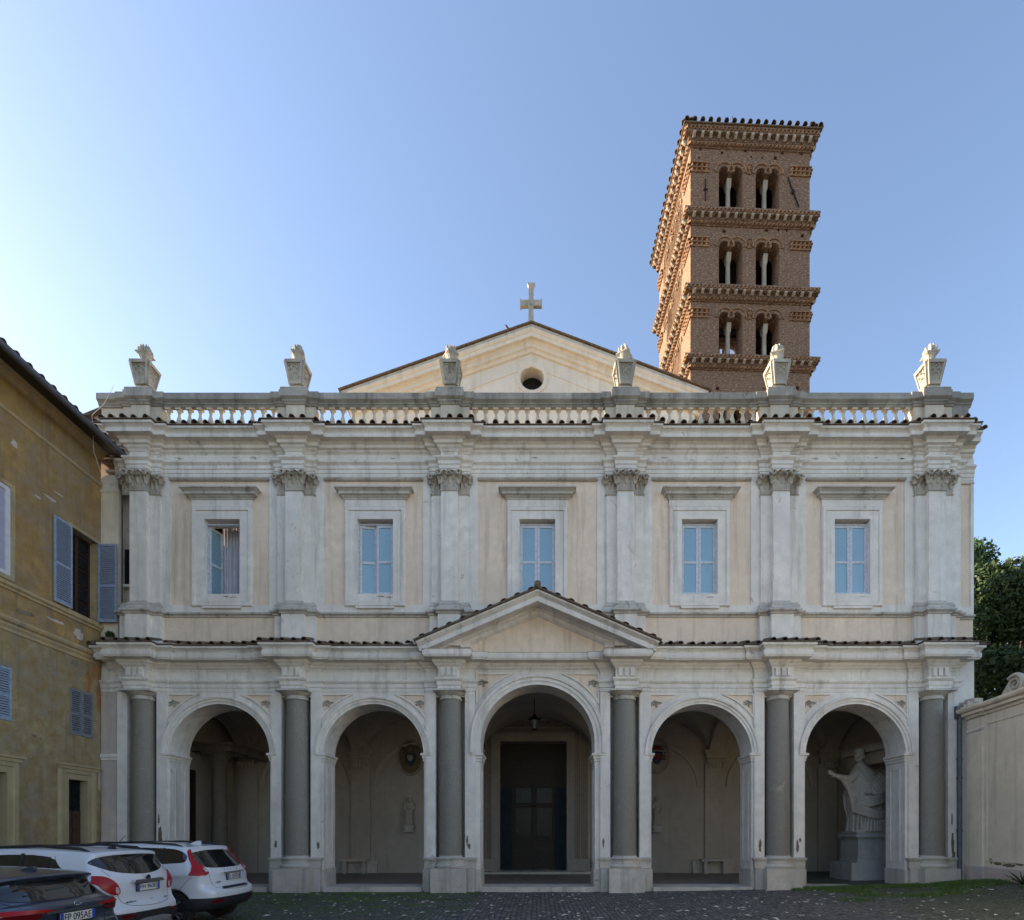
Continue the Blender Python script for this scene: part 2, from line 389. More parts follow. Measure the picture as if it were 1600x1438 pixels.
def mat_leaf(name, a, b_, trans=0.0):
    m, t, b = newmat(name); g = N(t, 'ShaderNodeNewGeometry'); p = g.outputs['Position']
    n = tex_noise(t, p, 1.1, 4, 0.6)
    c = mix(t, g.outputs['Random Per Island'], c4(a), c4(b_))
    c = mix(t, mth(t, 'MULTIPLY', ramp(t, n, 0.4, 0.65), 0.5), c, c4(mul(a, 0.7)))
    t.links.new(c, b.inputs['Base Color']); b.inputs['Roughness'].default_value = 0.6
    b.inputs['Specular IOR Level'].default_value = 0.3
    if trans: b.inputs['Transmission Weight'].default_value = 0.0; b.inputs['Subsurface Weight'].default_value = 0.0
    return m
M['oak'] = mat_leaf('tree_leaves', (0.022, 0.042, 0.012), (0.055, 0.085, 0.022))
M['pine'] = mat_leaf('pine_needles', (0.035, 0.075, 0.02), (0.07, 0.13, 0.032))
M['grass'] = mat_leaf('grass_blades', (0.05, 0.105, 0.022), (0.13, 0.19, 0.05))
M['dryleaf'] = mat_leaf('fallen_leaves', (0.42, 0.39, 0.30), (0.62, 0.60, 0.52))
M['bark'] = simple('bark', (0.07, 0.05, 0.035), 0.9, var=0.4, scale=8, bmp=0.03)

def mat_floor():
    m, t, b = newmat('porch_floor'); p = geo(t)
    br = N(t, 'ShaderNodeTexBrick'); t.links.new(p, br.inputs['Vector']); br.inputs['Scale'].default_value = 1.0
    br.inputs['Brick Width'].default_value = 0.3; br.inputs['Row Height'].default_value = 0.15; br.inputs['Mortar Size'].default_value = 0.006
    br.inputs['Color1'].default_value = (0.30, 0.22, 0.18, 1); br.inputs['Color2'].default_value = (0.24, 0.18, 0.155, 1)
    br.inputs['Mortar'].default_value = (0.07, 0.055, 0.045, 1)
    n = tex_noise(t, p, 1.5, 5, 0.6)
    t.links.new(mix(t, mth(t, 'MULTIPLY', n, 0.5), br.outputs['Color'], (0.27, 0.23, 0.19, 1)), b.inputs['Base Color'])
    b.inputs['Roughness'].default_value = 0.55; return m
M['floor'] = mat_floor()

def mat_mosaic():
    m, t, b = newmat('cosmatesque_mosaic'); p = geo(t)
    ck = N(t, 'ShaderNodeTexChecker'); ck.inputs['Scale'].default_value = 16.0
    rot = N(t, 'ShaderNodeMapping'); rot.inputs['Rotation'].default_value = (0, R(45), 0); t.links.new(p, rot.inputs[0])
    t.links.new(rot.outputs[0], ck.inputs['Vector'])
    ck.inputs['Color1'].default_value = (0.26, 0.22, 0.17, 1); ck.inputs['Color2'].default_value = (0.07, 0.055, 0.05, 1)
    v = N(t, 'ShaderNodeTexVoronoi'); v.inputs['Scale'].default_value = 22; t.links.new(p, v.inputs['Vector'])
    t.links.new(mix(t, 0.45, ck.outputs[0], mix(t, v.outputs['Distance'], (0.04, 0.03, 0.03, 1), (0.35, 0.28, 0.2, 1))), b.inputs['Base Color'])
    b.inputs['Roughness'].default_value = 0.5; return m
M['mosaic'] = mat_mosaic()
# ================================================================ GROUND
def gz(x, y):
    z = -0.05 + 0.22 * max(0.0, min(1.0, (x - 2.5) / 10.5)) ** 1.2
    z += 0.30 * math.exp(-((x - 13.6) / 1.5) ** 2) * math.exp(-((y + 2.4) / 1.9) ** 2)
    z += 0.012 * noise.noise(Vector((x * 0.9, y * 0.9, 0)))
    return z
def build_ground():
    xs = [-600, -200, -60, -30] + [-24 + i * 0.4 for i in range(121)] + [30, 60, 200, 600]
    ys = [-600, -200, -60, -40] + [-30 + i * 0.4 for i in range(78)] + [2, 10, 40, 200, 900]
    vs = [(x, y, gz(x, y) if abs(x) < 60 else -0.05) for y in ys for x in xs]
    n = len(xs); fs = [(j * n + i, j * n + i + 1, (j + 1) * n + i + 1, (j + 1) * n + i) for j in range(len(ys) - 1) for i in range(n - 1)]
    b = MB(); b.add(vs, fs); return b.build('ground', M['ground'], smooth=True, ang=180, kind='structure', recalc=False)
build_ground()

# ================================================================ CHURCH
church = thing('church', 'pale two-storey church front with five arches, grey columns, five blue windows and balustrade', 'church', (0, 0, 0))
CS = [-12.83, -7.83, -2.83, 2.83, 7.83, 12.83]
AC = [-10.33, -5.33, 0.0, 5.33, 10.33]
XL, XR = -14.2, 13.75
XE = 14.33                      # far right edge, on a plane set back 0.2 m

def arch_pts(cx, zc, r, n=28, stilt=0.0):
    """left foot over the top to right foot"""
    return [(cx - r * math.cos(math.pi * k / n), zc + r * math.sin(math.pi * k / n)) for k in range(n + 1)]
def arch_geo(i):
    return (AC[i], 4.82, 1.86, 2.19) if i == 2 else (AC[i], 4.42, 1.63, 1.86)

# ---- arcade wall: outline with the five arches notched out of the base
outl = [(XL, -0.3)]
for i in range(5):
    cx, zc, r, ro = arch_geo(i)
    outl += [(cx - r, -0.3)] + arch_pts(cx, zc, r) + [(cx + r, -0.3)]
outl += [(13.72, -0.3), (13.72, 7.6), (XL, 7.6)]
niches = [[(c - 0.47, 0.9), (c + 0.47, 0.9), (c + 0.47, 6.28), (c - 0.47, 6.28)] for c in CS]
b = MB(); b.slab(outl, niches, -0.45, 0.0, XZ); b.build('arcade_wall', M['white'], church)
b = MB(); b.slab(outl, [], -1.0, -0.453, XZ); b.build('arcade_wall', M['white'], church)
# narrow strips of pier wall left and right of every column
def strip(c, x0, x1, z0, z1, e, name, m):
    b = MB(); b.box(x0, x1, -e, 0.0, z0, z1); b.build(name, m, church)
for c in CS:
    for s in (-1, 1):
        a, d = sorted((c + s * 0.475, c + s * 0.80)); strip(c, a, d, 0.62, 6.44, 0.075, 'pier_strip', M['white'])
# stained pink wall panel at the far left
b = MB(); b.box(XL + 0.02, -13.66, -0.03, 0.0, 0.0, 6.42); b.build('stained_wall_panel', M['oldpink'], church)
b = MB(); b.sweep([(XL + 0.02, 0.0), (-13.64, 0.0)], [(0.0, 4.2), (0.06, 4.22), (0.06, 4.28), (0.085, 4.32), (0.085, 4.42), (0.0, 4.43)], XY)
b.build('impost', M['trim'], church)

# ---- archivolts, imposts, spandrels
def seglist(pr): return pr
for i in range(5):
    cx, zc, r, ro = arch_geo(i); w_ = ro - r
    path = [(x, z) for x, z in reversed(arch_pts(cx, zc, r, 36))]
    if i == 2: path = [(cx + r, 4.45)] + path + [(cx - r, 4.45)]
    prof = [(-0.006, -0.02), (-0.006, 0.05), (w_ * 0.34, 0.05), (w_ * 0.34, 0.085), (w_ * 0.66, 0.085), (w_ * 0.70, 0.13), (w_ * 0.96, 0.145), (w_, 0.13), (w_, -0.02)]
    b = MB(); b.sweep(path, prof, XZ); b.build('archivolt', M['white'], church, smooth=True, ang=30)
    # intrados edge line inside the arch
    for s in (-1, 1):
        xj = cx + s * r                     # jamb
        xe = cx + s * (ro + 0.02)
        # imposts wrap the corner from the front into the reveal
        path = [(xe, 0.0), (xj, 0.0), (xj, 1.0)] if s < 0 else [(xj, 1.0), (xj, 0.0), (xe, 0.0)]
        prof = [(0.0, 4.18), (0.025, 4.19), (0.025, 4.25), (0.05, 4.29), (0.05, 4.34), (0.095, 4.38), (0.095, 4.445), (0.0, 4.455)]
        b = MB(); b.sweep(path, prof, XY); b.build('impost', M['trim'], church)
        # travertine base of the jamb
        path = [(cx + s * (ro - 0.02), 0.0), (xj, 0.0), (xj, 1.0)] if s < 0 else [(xj, 1.0), (xj, 0.0), (cx + s * (ro - 0.02), 0.0)]
        b = MB(); b.sweep(path, [(0.0, -0.3), (0.035, -0.3), (0.035, 0.66), (0.028, 0.68), (0.0, 0.68)], XY)
        b.build('jamb_base', M['travertine'], church)
        # raised panel on the reveal
        x = xj - s * 0.006
        b = MB(); b.sweep([(0.28, 0.95), (0.72, 0.95), (0.72, 3.95), (0.28, 3.95)], [(0, 0), (0, 0.018), (0.035, 0.018), (0.035, 0)],
                          lambda a, c_, e, x=xj, s=s: (x - s * e, a, c_), closed=True)
        b.build('reveal_panel', M['white'], church)

def leaf(mb, o, out, up, w, h, curl, seg=6):
    """a curled acanthus tongue rising from o"""
    out = Vector(out).normalized(); up = Vector(up).normalized(); side = out.cross(up)
    vs = []; 
    for k in range(seg + 1):
        u = k / seg
        z = h * (math.sin(u * 1.9) / math.sin(1.57) * 0.95); d = curl * (u ** 2.2)
        ww = w * (0.75 + 0.5 * math.sin(math.pi * min(1, u * 1.1))) * (1 - 0.55 * u ** 3) * (1.0 + 0.22 * (k % 2))
        for j in (-1, -0.45, 0, 0.45, 1):
            c_ = 0.03 * (1 - abs(j)) if abs(j) != 0.45 else 0.0
            vs.append(Vector(o) + up * z + out * (d + c_ - abs(j) * 0.015) + side * (ww / 2 * j))
    fs = []
    for k in range(seg):
        for j in range(4):
            a = k * 5 + j; fs.append((a, a + 1, a + 6, a + 5))
    n0 = len(vs); vs2 = [v - out * 0.035 for v in vs]
    mb.add(vs + vs2, fs + [tuple(i + n0 for i in reversed(f)) for f in fs])

for i in range(5):
    cx, zc, r, ro = arch_geo(i)
    ztop = 7.02 if i == 2 else 6.35
    half = 1.98 if i == 2 else 1.68
    rr = ro + (0.16 if i == 2 else 0.20)
    for s in (-1, 1):
        # region between the arch, the side line and the top line
        ztip = zc + math.sqrt(max(0.0, rr * rr - half * half)) if rr > half else zc
        a0 = math.acos(min(1, half / rr)); a1 = math.asin(min(0.999, (ztop - zc) / rr))
        arc = [(cx + s * rr * math.cos(a0 + (a1 - a0) * k / 14), zc + rr * math.sin(a0 + (a1 - a0) * k / 14)) for k in range(15)]
        poly = arc + [(cx + s * half, ztop)]
        if s < 0: poly = poly[::-1]
        area = sum(poly[k][0] * poly[(k + 1) % len(poly)][1] - poly[(k + 1) % len(poly)][0] * poly[k][1] for k in range(len(poly)))
        if area < 0: poly = poly[::-1]
        b = MB(); b.slab(poly, [], -0.01, 0.012, XZ); b.build('spandrel_panel', M['pink'], church)
        b = MB(); b.sweep(poly, [(-0.03, -0.01), (-0.03, 0.055), (0.02, 0.055), (0.02, -0.01)], XZ, closed=True)
        b.build('spandrel_frame', M['white'], church)
        b = MB(); ox, oz = cx + s * (half - 0.17), ztop - 0.2
        for k in range(6):
            a = R(200 + k * 27) if s > 0 else R(205 + k * 27)
            d = Vector((math.cos(a), 0, math.sin(a)))
            leaf(b, (ox, -0.012, oz), (0, -1, 0), d, 0.075, 0.16 + 0.07 * (k % 2), 0.055, 4)
        b.lathe([(0.0, 0), (0.04, 0.01), (0.03, 0.05), (0.0, 0.06)], 8, M=Matrix.Translation((ox, -0.01, oz)) @ Matrix.Rotation(R(90), 4, 'X'))
        b.build('spandrel_ornament', M['capital'], church, kind='stuff')

# ---- columns
def entasis(r0, r1, h, n=12):
    return [(r0 + (r1 - r0) * (k / n) ** 1.7, h * k / n) for k in range(n + 1)]
shaft = MB(); shaft.lathe(entasis(0.385, 0.335, 5.06), 40)
shaft_me = shaft.mesh(M['granite'], True, 50)
basem = MB(); basem.lathe([(0.50, -0.165), (0.53, -0.13), (0.535, -0.09), (0.51, -0.05), (0.47, -0.03), (0.46, 0.10), (0.50, 0.12), (0.51, 0.16), (0.49, 0.18), (0.40, 0.19), (0.40, 0.21), (0.385, 0.24)], 40)
base_me = basem.mesh(M['travertine'], True, 35)
capm = MB(); capm.lathe([(0.335, 0.0), (0.375, 0.01), (0.375, 0.045), (0.345, 0.05), (0.345, 0.13), (0.37, 0.14), (0.45, 0.19), (0.50, 0.235), (0.40, 0.24)], 40)
capm.box(-0.51, 0.51, -0.51, 0.36, 0.24, 0.30)
cap_me = capm.mesh(M['hood'], True, 35)
def pedestal_mesh(seed):
    b = MB(); b.box(-0.555, 0.555, -0.49, 0.45, -0.35, 0.715); b.box(-0.79, 0.79, -0.15, 0.0, -0.35, 0.695)
    b.sweep([(-0.80, 0.0), (-0.80, -0.12), (0.80, -0.12), (0.80, 0.0)],
            [(0, 0.70), (0.02, 0.72), (0.02, 0.93), (0.05, 0.97), (0.05, 1.0), (0.07, 1.01), (0.07, 1.05), (-0.1, 1.07), (-0.1, 0.70)], XY)
    return b.mesh(M['travertine'])
ped_me = pedestal_mesh(0)
for c in CS:
    link('column_pedestal', ped_me, church, (c, 0, 0))
    link('column_base', base_me, church, (c, 0.06, 0.885))
    rb = random.Random(int(c * 100)); zc_ = 0.30 + rb.uniform(-0.06, 0.1); xs_ = rb.uniform(-0.25, 0.3)
    for (x0, x1, z0, z1) in ((-0.565, 0.565, zc_ + 0.004, 0.72), (-0.565, xs_ - 0.004, -0.3, zc_ - 0.004), (xs_ + 0.004, 0.565, -0.3, zc_ - 0.004)):
        q = MB(); d_ = rb.uniform(0, 0.006); q.box(c + x0, c + x1, -0.50 - d_, -0.3, z0, z1); q.build('stone_block', M['travertine'], church)
    for s in (-1, 1):
        for (z0, z1) in ((-0.3, zc_ - 0.05), (zc_ - 0.042, 0.70)):
            q = MB(); xa, xb = sorted((c + s * 0.57, c + s * 0.80)); q.box(xa, xb, -0.16 - rb.uniform(0, 0.006), -0.01, z0, z1); q.build('stone_block', M['travertine'], church)
    link('column', shaft_me, church, (c, 0.06, 1.125))
    link('column_capital', cap_me, church, (c, 0.06, 6.15))

# ---- entablature of the arcade
def res_path(cs, x0, x1, h2, p2, h1, p1, start=None, end=None):
    P = [start] if start else []
    P.append((x0, 0.0))
    for c in cs:
        P += [(c - h2, 0), (c - h2, -p2), (c - h1, -p2), (c - h1, -p1), (c + h1, -p1), (c + h1, -p2), (c + h2, -p2), (c + h2, 0)]
    P.append((x1, 0.0))
    if end: P.append(end)
    return P
arch_prof = [(-0.05, 6.44), (0.02, 6.44), (0.02, 6.56), (0.045, 6.57), (0.045, 6.69), (0.06, 6.70), (0.10, 6.76), (0.10, 6.81), (-0.05, 6.82)]
LP = dict(h2=0.80, p2=0.075, h1=0.34, p1=0.36)
for pth in (res_path(CS[:3], XL, -1.92, **LP), res_path(CS[3:], 1.92, 13.70, **LP)):
    b = MB(); b.sweep(pth, arch_prof, XY); b.build('architrave', M['trim'], church)
corn_prof = [(-0.05, 7.10), (0.02, 7.10), (0.03, 7.15), (0.09, 7.20), (0.11, 7.24), (0.16, 7.28), (0.18, 7.35), (0.40, 7.37), (0.40, 7.43), (0.43, 7.415), (0.43, 7.56), (0.40, 7.565), (0.40, 7.59),
             (0.43, 7.64), (0.48, 7.69), (0.51, 7.70), (0.51, 7.775), (-0.05, 7.79)]
pedi_prof = [(-0.05, 7.10), (0.02, 7.10), (0.03, 7.15), (0.09, 7.20), (0.11, 7.24), (0.16, 7.28), (0.18, 7.35), (0.40, 7.37), (0.40, 7.43), (0.43, 7.415), (0.43, 7.585), (0.45, 7.60), (-0.05, 7.66)]
p1 = res_path(CS[:2], XL + 0.25, -3.63, **LP); p3 = res_path(CS[4:], 3.63, 13.70, **LP); p2 = res_path(CS[2:4], -3.61, 3.61, **LP)
b = MB(); b.sweep(p1, corn_prof, XY); b.build('lower_cornice', M['trim'], church)
b = MB(); b.sweep(p3, corn_prof, XY); b.build('lower_cornice', M['trim'], church)
b = MB(); b.sweep(p2, pedi_prof, XY); b.build('pediment_cornice', M['trim'], church)
# frieze blocks with channels above every column
fb = MB(); fb.box(-0.34, 0.34, -0.36, 0, 6.83, 7.12); fb.box(-0.80, 0.80, -0.075, 0, 6.832, 7.118)
for k in range(3):
    x = -0.19 + 0.19 * k; fb.box(x - 0.06, x + 0.06, -0.42, -0.36, 6.86, 7.12)
for k in range(6): 
    x = -0.2 + 0.08 * k; fb.box(x - 0.018, x + 0.018, -0.485, -0.46, 6.735, 6.79, taper=0.5)
fb_me = fb.mesh(M['trim'])
for c in CS: link('frieze_block', fb_me, church, (c, 0, 0))
# line framing the wall above the middle arch
b = MB(); b.sweep([(-1.96, 7.06), (-1.96, 4.9), (-1.93, 4.9), (-1.93, 7.03), (1.93, 7.03), (1.93, 4.9), (1.96, 4.9), (1.96, 7.06)], [(0, 0), (0, 0.012), (0.004, 0.012), (0.004, 0)], XZ)
b.build('wall_frame', M['white'], church)

# ---- pediment over the middle bay
AP, EX, EZ = 9.42, 3.79, 7.80
b = MB(); b.slab([(-3.3, 7.60), (3.3, 7.60), (0, 9.0)], [], -0.02, 0.03, XZ); b.build('tympanum', M['pink'], church)
rake = [(EX, EZ), (0, AP), (-EX, EZ)]
rprof = [(0.0, 0.02), (0.0, 0.87), (-0.055, 0.87), (-0.065, 0.85), (-0.15, 0.74), (-0.165, 0.74), (-0.165, 0.79), (-0.31, 0.79), (-0.29, 0.34), (-0.33, 0.31), (-0.36, 0.22), (-0.43, 0.17), (-0.47, 0.10), (-0.50, 0.03), (-0.50, 0.02)]
b = MB(); b.sweep(rake, rprof, XZ); b.build('raking_cornice', M['trim'], church)
b = MB(); b.sweep([(EX + 0.04, EZ - 0.01), (0, AP + 0.005), (-EX - 0.04, EZ - 0.01)], [(0.004, -0.0), (0.004, 0.93), (0.06, 0.93), (0.075, 0.5), (0.075, 0)], XZ); b.build('pediment_roof', M['tile'], church)
tile = MB()
def half_tile(r0, r1, L, th=0.018, n=7, wav=0.0):
    b = MB(); vs = []
    for (r, y) in ((r0, 0.0), (r1, L)):
        for rr in (r, r - th):
            for k in range(n + 1):
                a = math.pi * k / n; vs.append((rr * math.cos(a), y, rr * math.sin(a)))
    m = n + 1; fs = []
    for k in range(n):
        fs += [(k, k + 1, 2 * m + k + 1, 2 * m + k), (m + k + 1, m + k, 3 * m + k, 3 * m + k + 1), (k + 1, k, m + k, m + k + 1), (2 * m + k, 2 * m + k + 1, 3 * m + k + 1, 3 * m + k)]
    fs += [(0, m, 3 * m, 2 * m), (n, 2 * m + n, 3 * m + n, m + n)]
    b.add(vs, fs); return b
tile_me = half_tile(0.095, 0.08, 0.62).mesh(M['tile'], True, 50)
# thin tile edges along the rake
for s in (-1, 1):
    for k in range(9):
        u = (k + 0.5) / 9; x = s * EX * (1 - u); z = EZ + (AP - EZ) * u + 0.07
        o = link('roof_tile', tile_me, church, (x, -0.96, z), None)
        o.scale = (1.0, 1.4, 0.45); o.rotation_euler = (0, -s * math.atan2(AP - EZ, EX) * -1, 0)
b = MB(); b.tube([(0, -0.97, AP + 0.12), (0, -0.3, AP + 0.12)], 0.105, 10); b.build('ridge_tile', M['tile'], church, smooth=True)

# ---- lean-to tiles on the arcade cornice
def proj(x, P, out, cs=CS):
    for c in cs:
        d = abs(x - c)
        if d < P['h1'] + out: return P['p1'] + out
        if d < P['h2'] + out: return P['p2'] + out
    return out
def tile_row(x0, x1, step, P, out, zt, slope, cs=CS, skip=None, seed=1):
    rr = random.Random(seed); x = x0
    while x < x1:
        if not (skip and skip[0] < x < skip[1]):
            y = -(proj(x, P, out, cs) + 0.045 + rr.uniform(-0.015, 0.02))
            o = link('roof_tile', tile_me, church, (x + rr.uniform(-0.02, 0.02), y, zt + 0.015 + rr.uniform(-0.008, 0.012)))
            o.rotation_euler = (slope + rr.uniform(-0.03, 0.03), rr.uniform(-0.05, 0.05), rr.uniform(-0.06, 0.06))
            s = rr.uniform(0.88, 1.08); o.scale = (s, 1, s)
        x += step
for pth in (p1, p3):
    b = MB(); b.sweep(pth, [(0.55, 7.785), (0.55, 7.81), (0.02, 7.99), (0.02, 7.80)], XY); b.build('roof_bed', M['tile'], church)
tile_row(XL + 0.1, 14.25, 0.345, LP, 0.51, 7.80, R(17), skip=(-3.75, 3.75), seed=3)

# ================================================================ UPPER STOREY
WX = [-10.24, -5.27, -0.01, 5.26, 10.21]; WZ0, WZ1, WH = 9.60, 12.04, 0.585
def rect(x0, x1, z0, z1): return [(x0, z0), (x1, z0), (x1, z1), (x0, z1)]
b = MB(); b.slab(rect(-13.12, XR, 7.6, 14.8), [rect(x - WH, x + WH, WZ0, WZ1) for x in WX], -0.5, 0.0, XZ); b.build('upper_wall', M['pink'], church)
# recessed end of the wall beside the ochre house with a slit window
b = MB(); b.box(XL, -13.10, 0.30, 0.6, 7.6, 14.8); b.build('recessed_wall', M['oldpink'], church)
b = MB(); b.box(-13.60, -13.38, 0.22, 0.31, 10.02, 11.2); o = b.build('slit_window', M['glassdark'], church)
b = MB(); b.box(-13.62, -13.34, 0.12, 0.32, 9.93, 10.01); b.build('sill', M['trim'], church)
b = MB(); b.box(XL - 0.12, -13.63, -0.02, 0.299, 7.8, 12.95); b.build('end_pilaster', M['gwall'], church)
b = MB(); b.sweep([(XL - 0.1, -0.02), (-13.63, -0.02), (-13.63, 0.299)], [(0, 12.92), (0.03, 12.93), (0.05, 12.98), (-0.03, 13.0), (-0.03, 12.92)], XY); b.build('end_pilaster_moulding', M['trim'], church)
b = MB(); b.slab([(XL - 0.1, 12.98), (-13.66, 12.98), (-13.66, 13.2), (-13.63, 13.45), (-13.7, 13.5), (XL + 0.15, 13.5), (XL + 0.0, 13.4), (XL - 0.08, 13.2)], [], -0.29, -0.0, XZ); b.build('end_pilaster_scroll', M['trim'], church)
# white surrounds laid over the pink wall: five bay panels and one at the right end are left open
outer = rect(-13.12, XR + 0.004, 8.95, 14.14)
hol = [rect(CS[i] + 0.90, CS[i + 1] - 0.90, 9.27, 13.33) for i in range(5)]
b = MB(); b.slab(outer, hol, -0.01, 0.03, XZ); b.build('wall_surround', M['white'], church)
for i in range(5):
    b = MB(); b.sweep([(CS[i] + 0.88, -0.03), (CS[i + 1] - 0.88, -0.03)], [(0, 13.29), (0.06, 13.31), (0.085, 13.345), (0.085, 13.36), (0, 13.375)], XY); b.build('bay_moulding', M['hood'], church)
b = MB(); b.box(13.4, XE, 0.2, 0.9, 7.9, 14.8); b.build('end_bay_wall', M['pink'], church)
b = MB(); b.box(13.4, XE + 0.02, 0.18, 0.9, 6.1, 7.9); b.build('end_bay_wall', M['white'], church)
b = MB(); b.slab(rect(XR - 0.05, XE + 0.004, 8.95, 14.14), [rect(XR + 0.10, XE - 0.10, 9.27, 13.33)], -0.01, 0.03, XZat(0.2)); b.build('wall_surround', M['white'], church)
b = MB(); b.sweep([(XR, 0.17), (XE, 0.17)], [(0, 13.31), (0.03, 13.325), (0.045, 13.35), (0, 13.36)], XY); b.build('bay_moulding', M['trim'], church)
UP = dict(h2=0.60, p2=0.10, h1=0.27, p1=0.25)
# string course, pedestals, bases
b = MB(); b.sweep(res_path(CS, XL + 0.5, XR, 0.66, 0.16, 0.36, 0.34, end=(XR, 0.2)) + [(XE, 0.2)], [(-0.03, 8.86), (0.045, 8.87), (0.045, 8.91), (0.12, 8.95), (0.12, 9.0), (-0.03, 9.04)], XY); b.build('string_course', M['hood'], church)
pm = MB(); pm.box(-0.36, 0.36, -0.34, 0, 7.85, 8.87); pm.box(-0.66, 0.66, -0.16, 0, 7.85, 8.868); ped2 = pm.mesh(M['white'])
bm_ = MB(); bm_.sweep([(-0.60, 0), (-0.60, -0.10), (-0.27, -0.10), (-0.27, -0.25), (0.27, -0.25), (0.27, -0.10), (0.60, -0.10), (0.60, 0)],
   [(-0.02, 9.02), (0.10, 9.02), (0.10, 9.08), (0.085, 9.11), (0.05, 9.14), (0.05, 9.17), (0.065, 9.20), (0.05, 9.24), (0.012, 9.27), (0.012, 9.31), (-0.02, 9.32)], XY); bas2 = bm_.mesh(M['hood'])
pl = MB(); pl.box(-0.27, 0.27, -0.25, -0.03, 9.3, 12.86); pil_f = pl.mesh(M['white'])
pl = MB(); pl.box(-0.60, 0.60, -0.10, 0, 9.298, 12.9); pil_b = pl.mesh(M['white'])

def capital_mesh():
    b = MB()
    # bells
    def bell(x0, x1, y, z0, z1, fl):
        prof = [(0, z0), (0.01, z0 + 0.25 * (z1 - z0)), (fl * 0.35, z0 + 0.7 * (z1 - z0)), (fl, z1), (-0.05, z1), (-0.05, z0)]
        b.sweep([(x0, 0.0), (x0, -y), (x1, -y), (x1, 0.0)], prof, XY)
        b.sweep([(x0, 0.0), (x0, -y), (x1, -y), (x1, 0.0)], [(0.02, z0), (0.035, z0 + 0.02), (0.02, z0 + 0.045), (-0.05, z0 + 0.045), (-0.05, z0)], XY)
        b.box(x0 + 0.04, x1 - 0.04, -y + 0.04, 0, z0, z1)
    bell(-0.27, 0.27, 0.25, -0.03, 0.56, 0.09)
    bell(-0.60, 0.60, 0.10, -0.08, 0.52, 0.06)
    rr = random.Random(5)
    # front leaves
    for x in (-0.17, 0.17): leaf(b, (x, -0.26, 0.10), (0, -1, 0), (0, 0, 1), 0.2, 0.13, 0.03)
    for x in (-0.25, 0.0, 0.25): leaf(b, (x, -0.275, 0.20), (0, -1, 0), (0, 0, 1), 0.19, 0.21, 0.17)
    for x in (-0.13, 0.13, -0.31, 0.31): leaf(b, (x, -0.30, 0.33), (0, -1, 0), (0, 0, 1), 0.15, 0.19, 0.19)
    for x in (-0.50, -0.36, 0.36, 0.50): leaf(b, (x, -0.115, 0.12), (0, -1, 0), (0, 0, 1), 0.17, 0.2, 0.13)
    for x in (-0.62, -0.45, 0.45, 0.62): leaf(b, (x, -0.14, 0.26), (0, -1, 0), (0, 0, 1), 0.18, 0.2, 0.17)
    for s in (-1, 1):
        leaf(b, (s * 0.29, -0.17, 0.22), (s, 0, 0), (0, 0, 1), 0.15, 0.24, 0.13)
        leaf(b, (s * 0.62, -0.05, 0.18), (s, 0, 0), (0, 0, 1), 0.15, 0.24, 0.12)
        # volutes
        for (cx, cy, cz, k) in ((s * 0.33, -0.40, 0.47, 1.25), (s * 0.11, -0.37, 0.49, 0.85), (s * 0.64, -0.24, 0.43, 1.2), (s * 0.46, -0.2, 0.45, 0.8)):
            pts = []
            for q in range(15):
                a = q / 14 * 2.6 * math.pi; r_ = 0.075 * k * (1 - q / 17)
                pts.append((cx + s * r_ * math.cos(a), cy - 0.03 * q / 14, cz + r_ * math.sin(a)))
            b.tube(pts, 0.024 * k, 5)
    # abacus with concave sides
    for (hw, y, z0, z1) in ((0.36, 0.34, 0.565, 0.625), (0.68, 0.19, 0.525, 0.585)):
        L = [(hw, 0.0), (hw, -y)] + [(hw - 2 * hw * k / 8, -y + 0.06 * math.sin(math.pi * k / 8)) for k in range(1, 8)] + [(-hw, -y), (-hw, 0.0)]
        b.slab(L, [], z0, z1, XY)
    b.lathe([(0.0, 0), (0.06, 0.01), (0.05, 0.05), (0, 0.07)], 8, M=Matrix.Translation((0, -0.31, 0.58)) @ Matrix.Rotation(R(90), 4, 'X'))
    for k in range(7):
        a = 2 * math.pi * k / 7; leaf(b, (0, -0.31, 0.575), (0, -1, 0), (math.cos(a), 0, math.sin(a)), 0.05, 0.08, 0.05, 3)
    return b.mesh(M['capital'])
cap2 = capital_mesh()
pl = MB(); pl.box(-0.29, 0.60, -0.10, 0, 9.298, 12.9); pil_l = pl.mesh(M['white'])
for c in CS:
    link('pilaster_pedestal', ped2, church, (c, 0, 0)); link('pilaster_base', bas2, church, (c, 0, 0))
    link('pilaster', pil_f, church, (c, 0, 0)); link('pilaster', pil_b if c > -12 else pil_l, church, (c, 0, 0))
    link('corinthian_capital', cap2, church, (c, 0, 12.86), kind='stuff')
# entablature
ua = [(-0.05, 13.42), (0.045, 13.42), (0.045, 13.515), (0.065, 13.53), (0.065, 13.64), (0.09, 13.655), (0.09, 13.76), (0.11, 13.78), (0.16, 13.83), (0.16, 13.88), (-0.05, 13.90)]
b = MB(); b.sweep(res_path(CS, XL + 0.5, XR, end=(XR, 0.2), **UP) + [(XE, 0.2)], ua, XY); b.build('architrave', M['trim'], church)
ff = MB(); ff.box(-0.27, 0.27, -0.25, 0, 13.89, 14.12); ff.box(-0.60, 0.60, -0.10, 0, 13.892, 14.118); ffm = ff.mesh(M['white'])
for c in CS: link('frieze_block', ffm, church, (c, 0, 0))
uc = [(-0.05, 14.10), (0.02, 14.10), (0.04, 14.15), (0.10, 14.20), (0.12, 14.24), (0.19, 14.27), (0.19, 14.36), (0.24, 14.40), (0.26, 14.44), (0.41, 14.45), (0.44, 14.44), (0.44, 14.55), (0.41, 14.555), (0.41, 14.58), (0.44, 14.62), (0.49, 14.66), (0.52, 14.67), (0.52, 14.74), (-0.05, 14.76)]
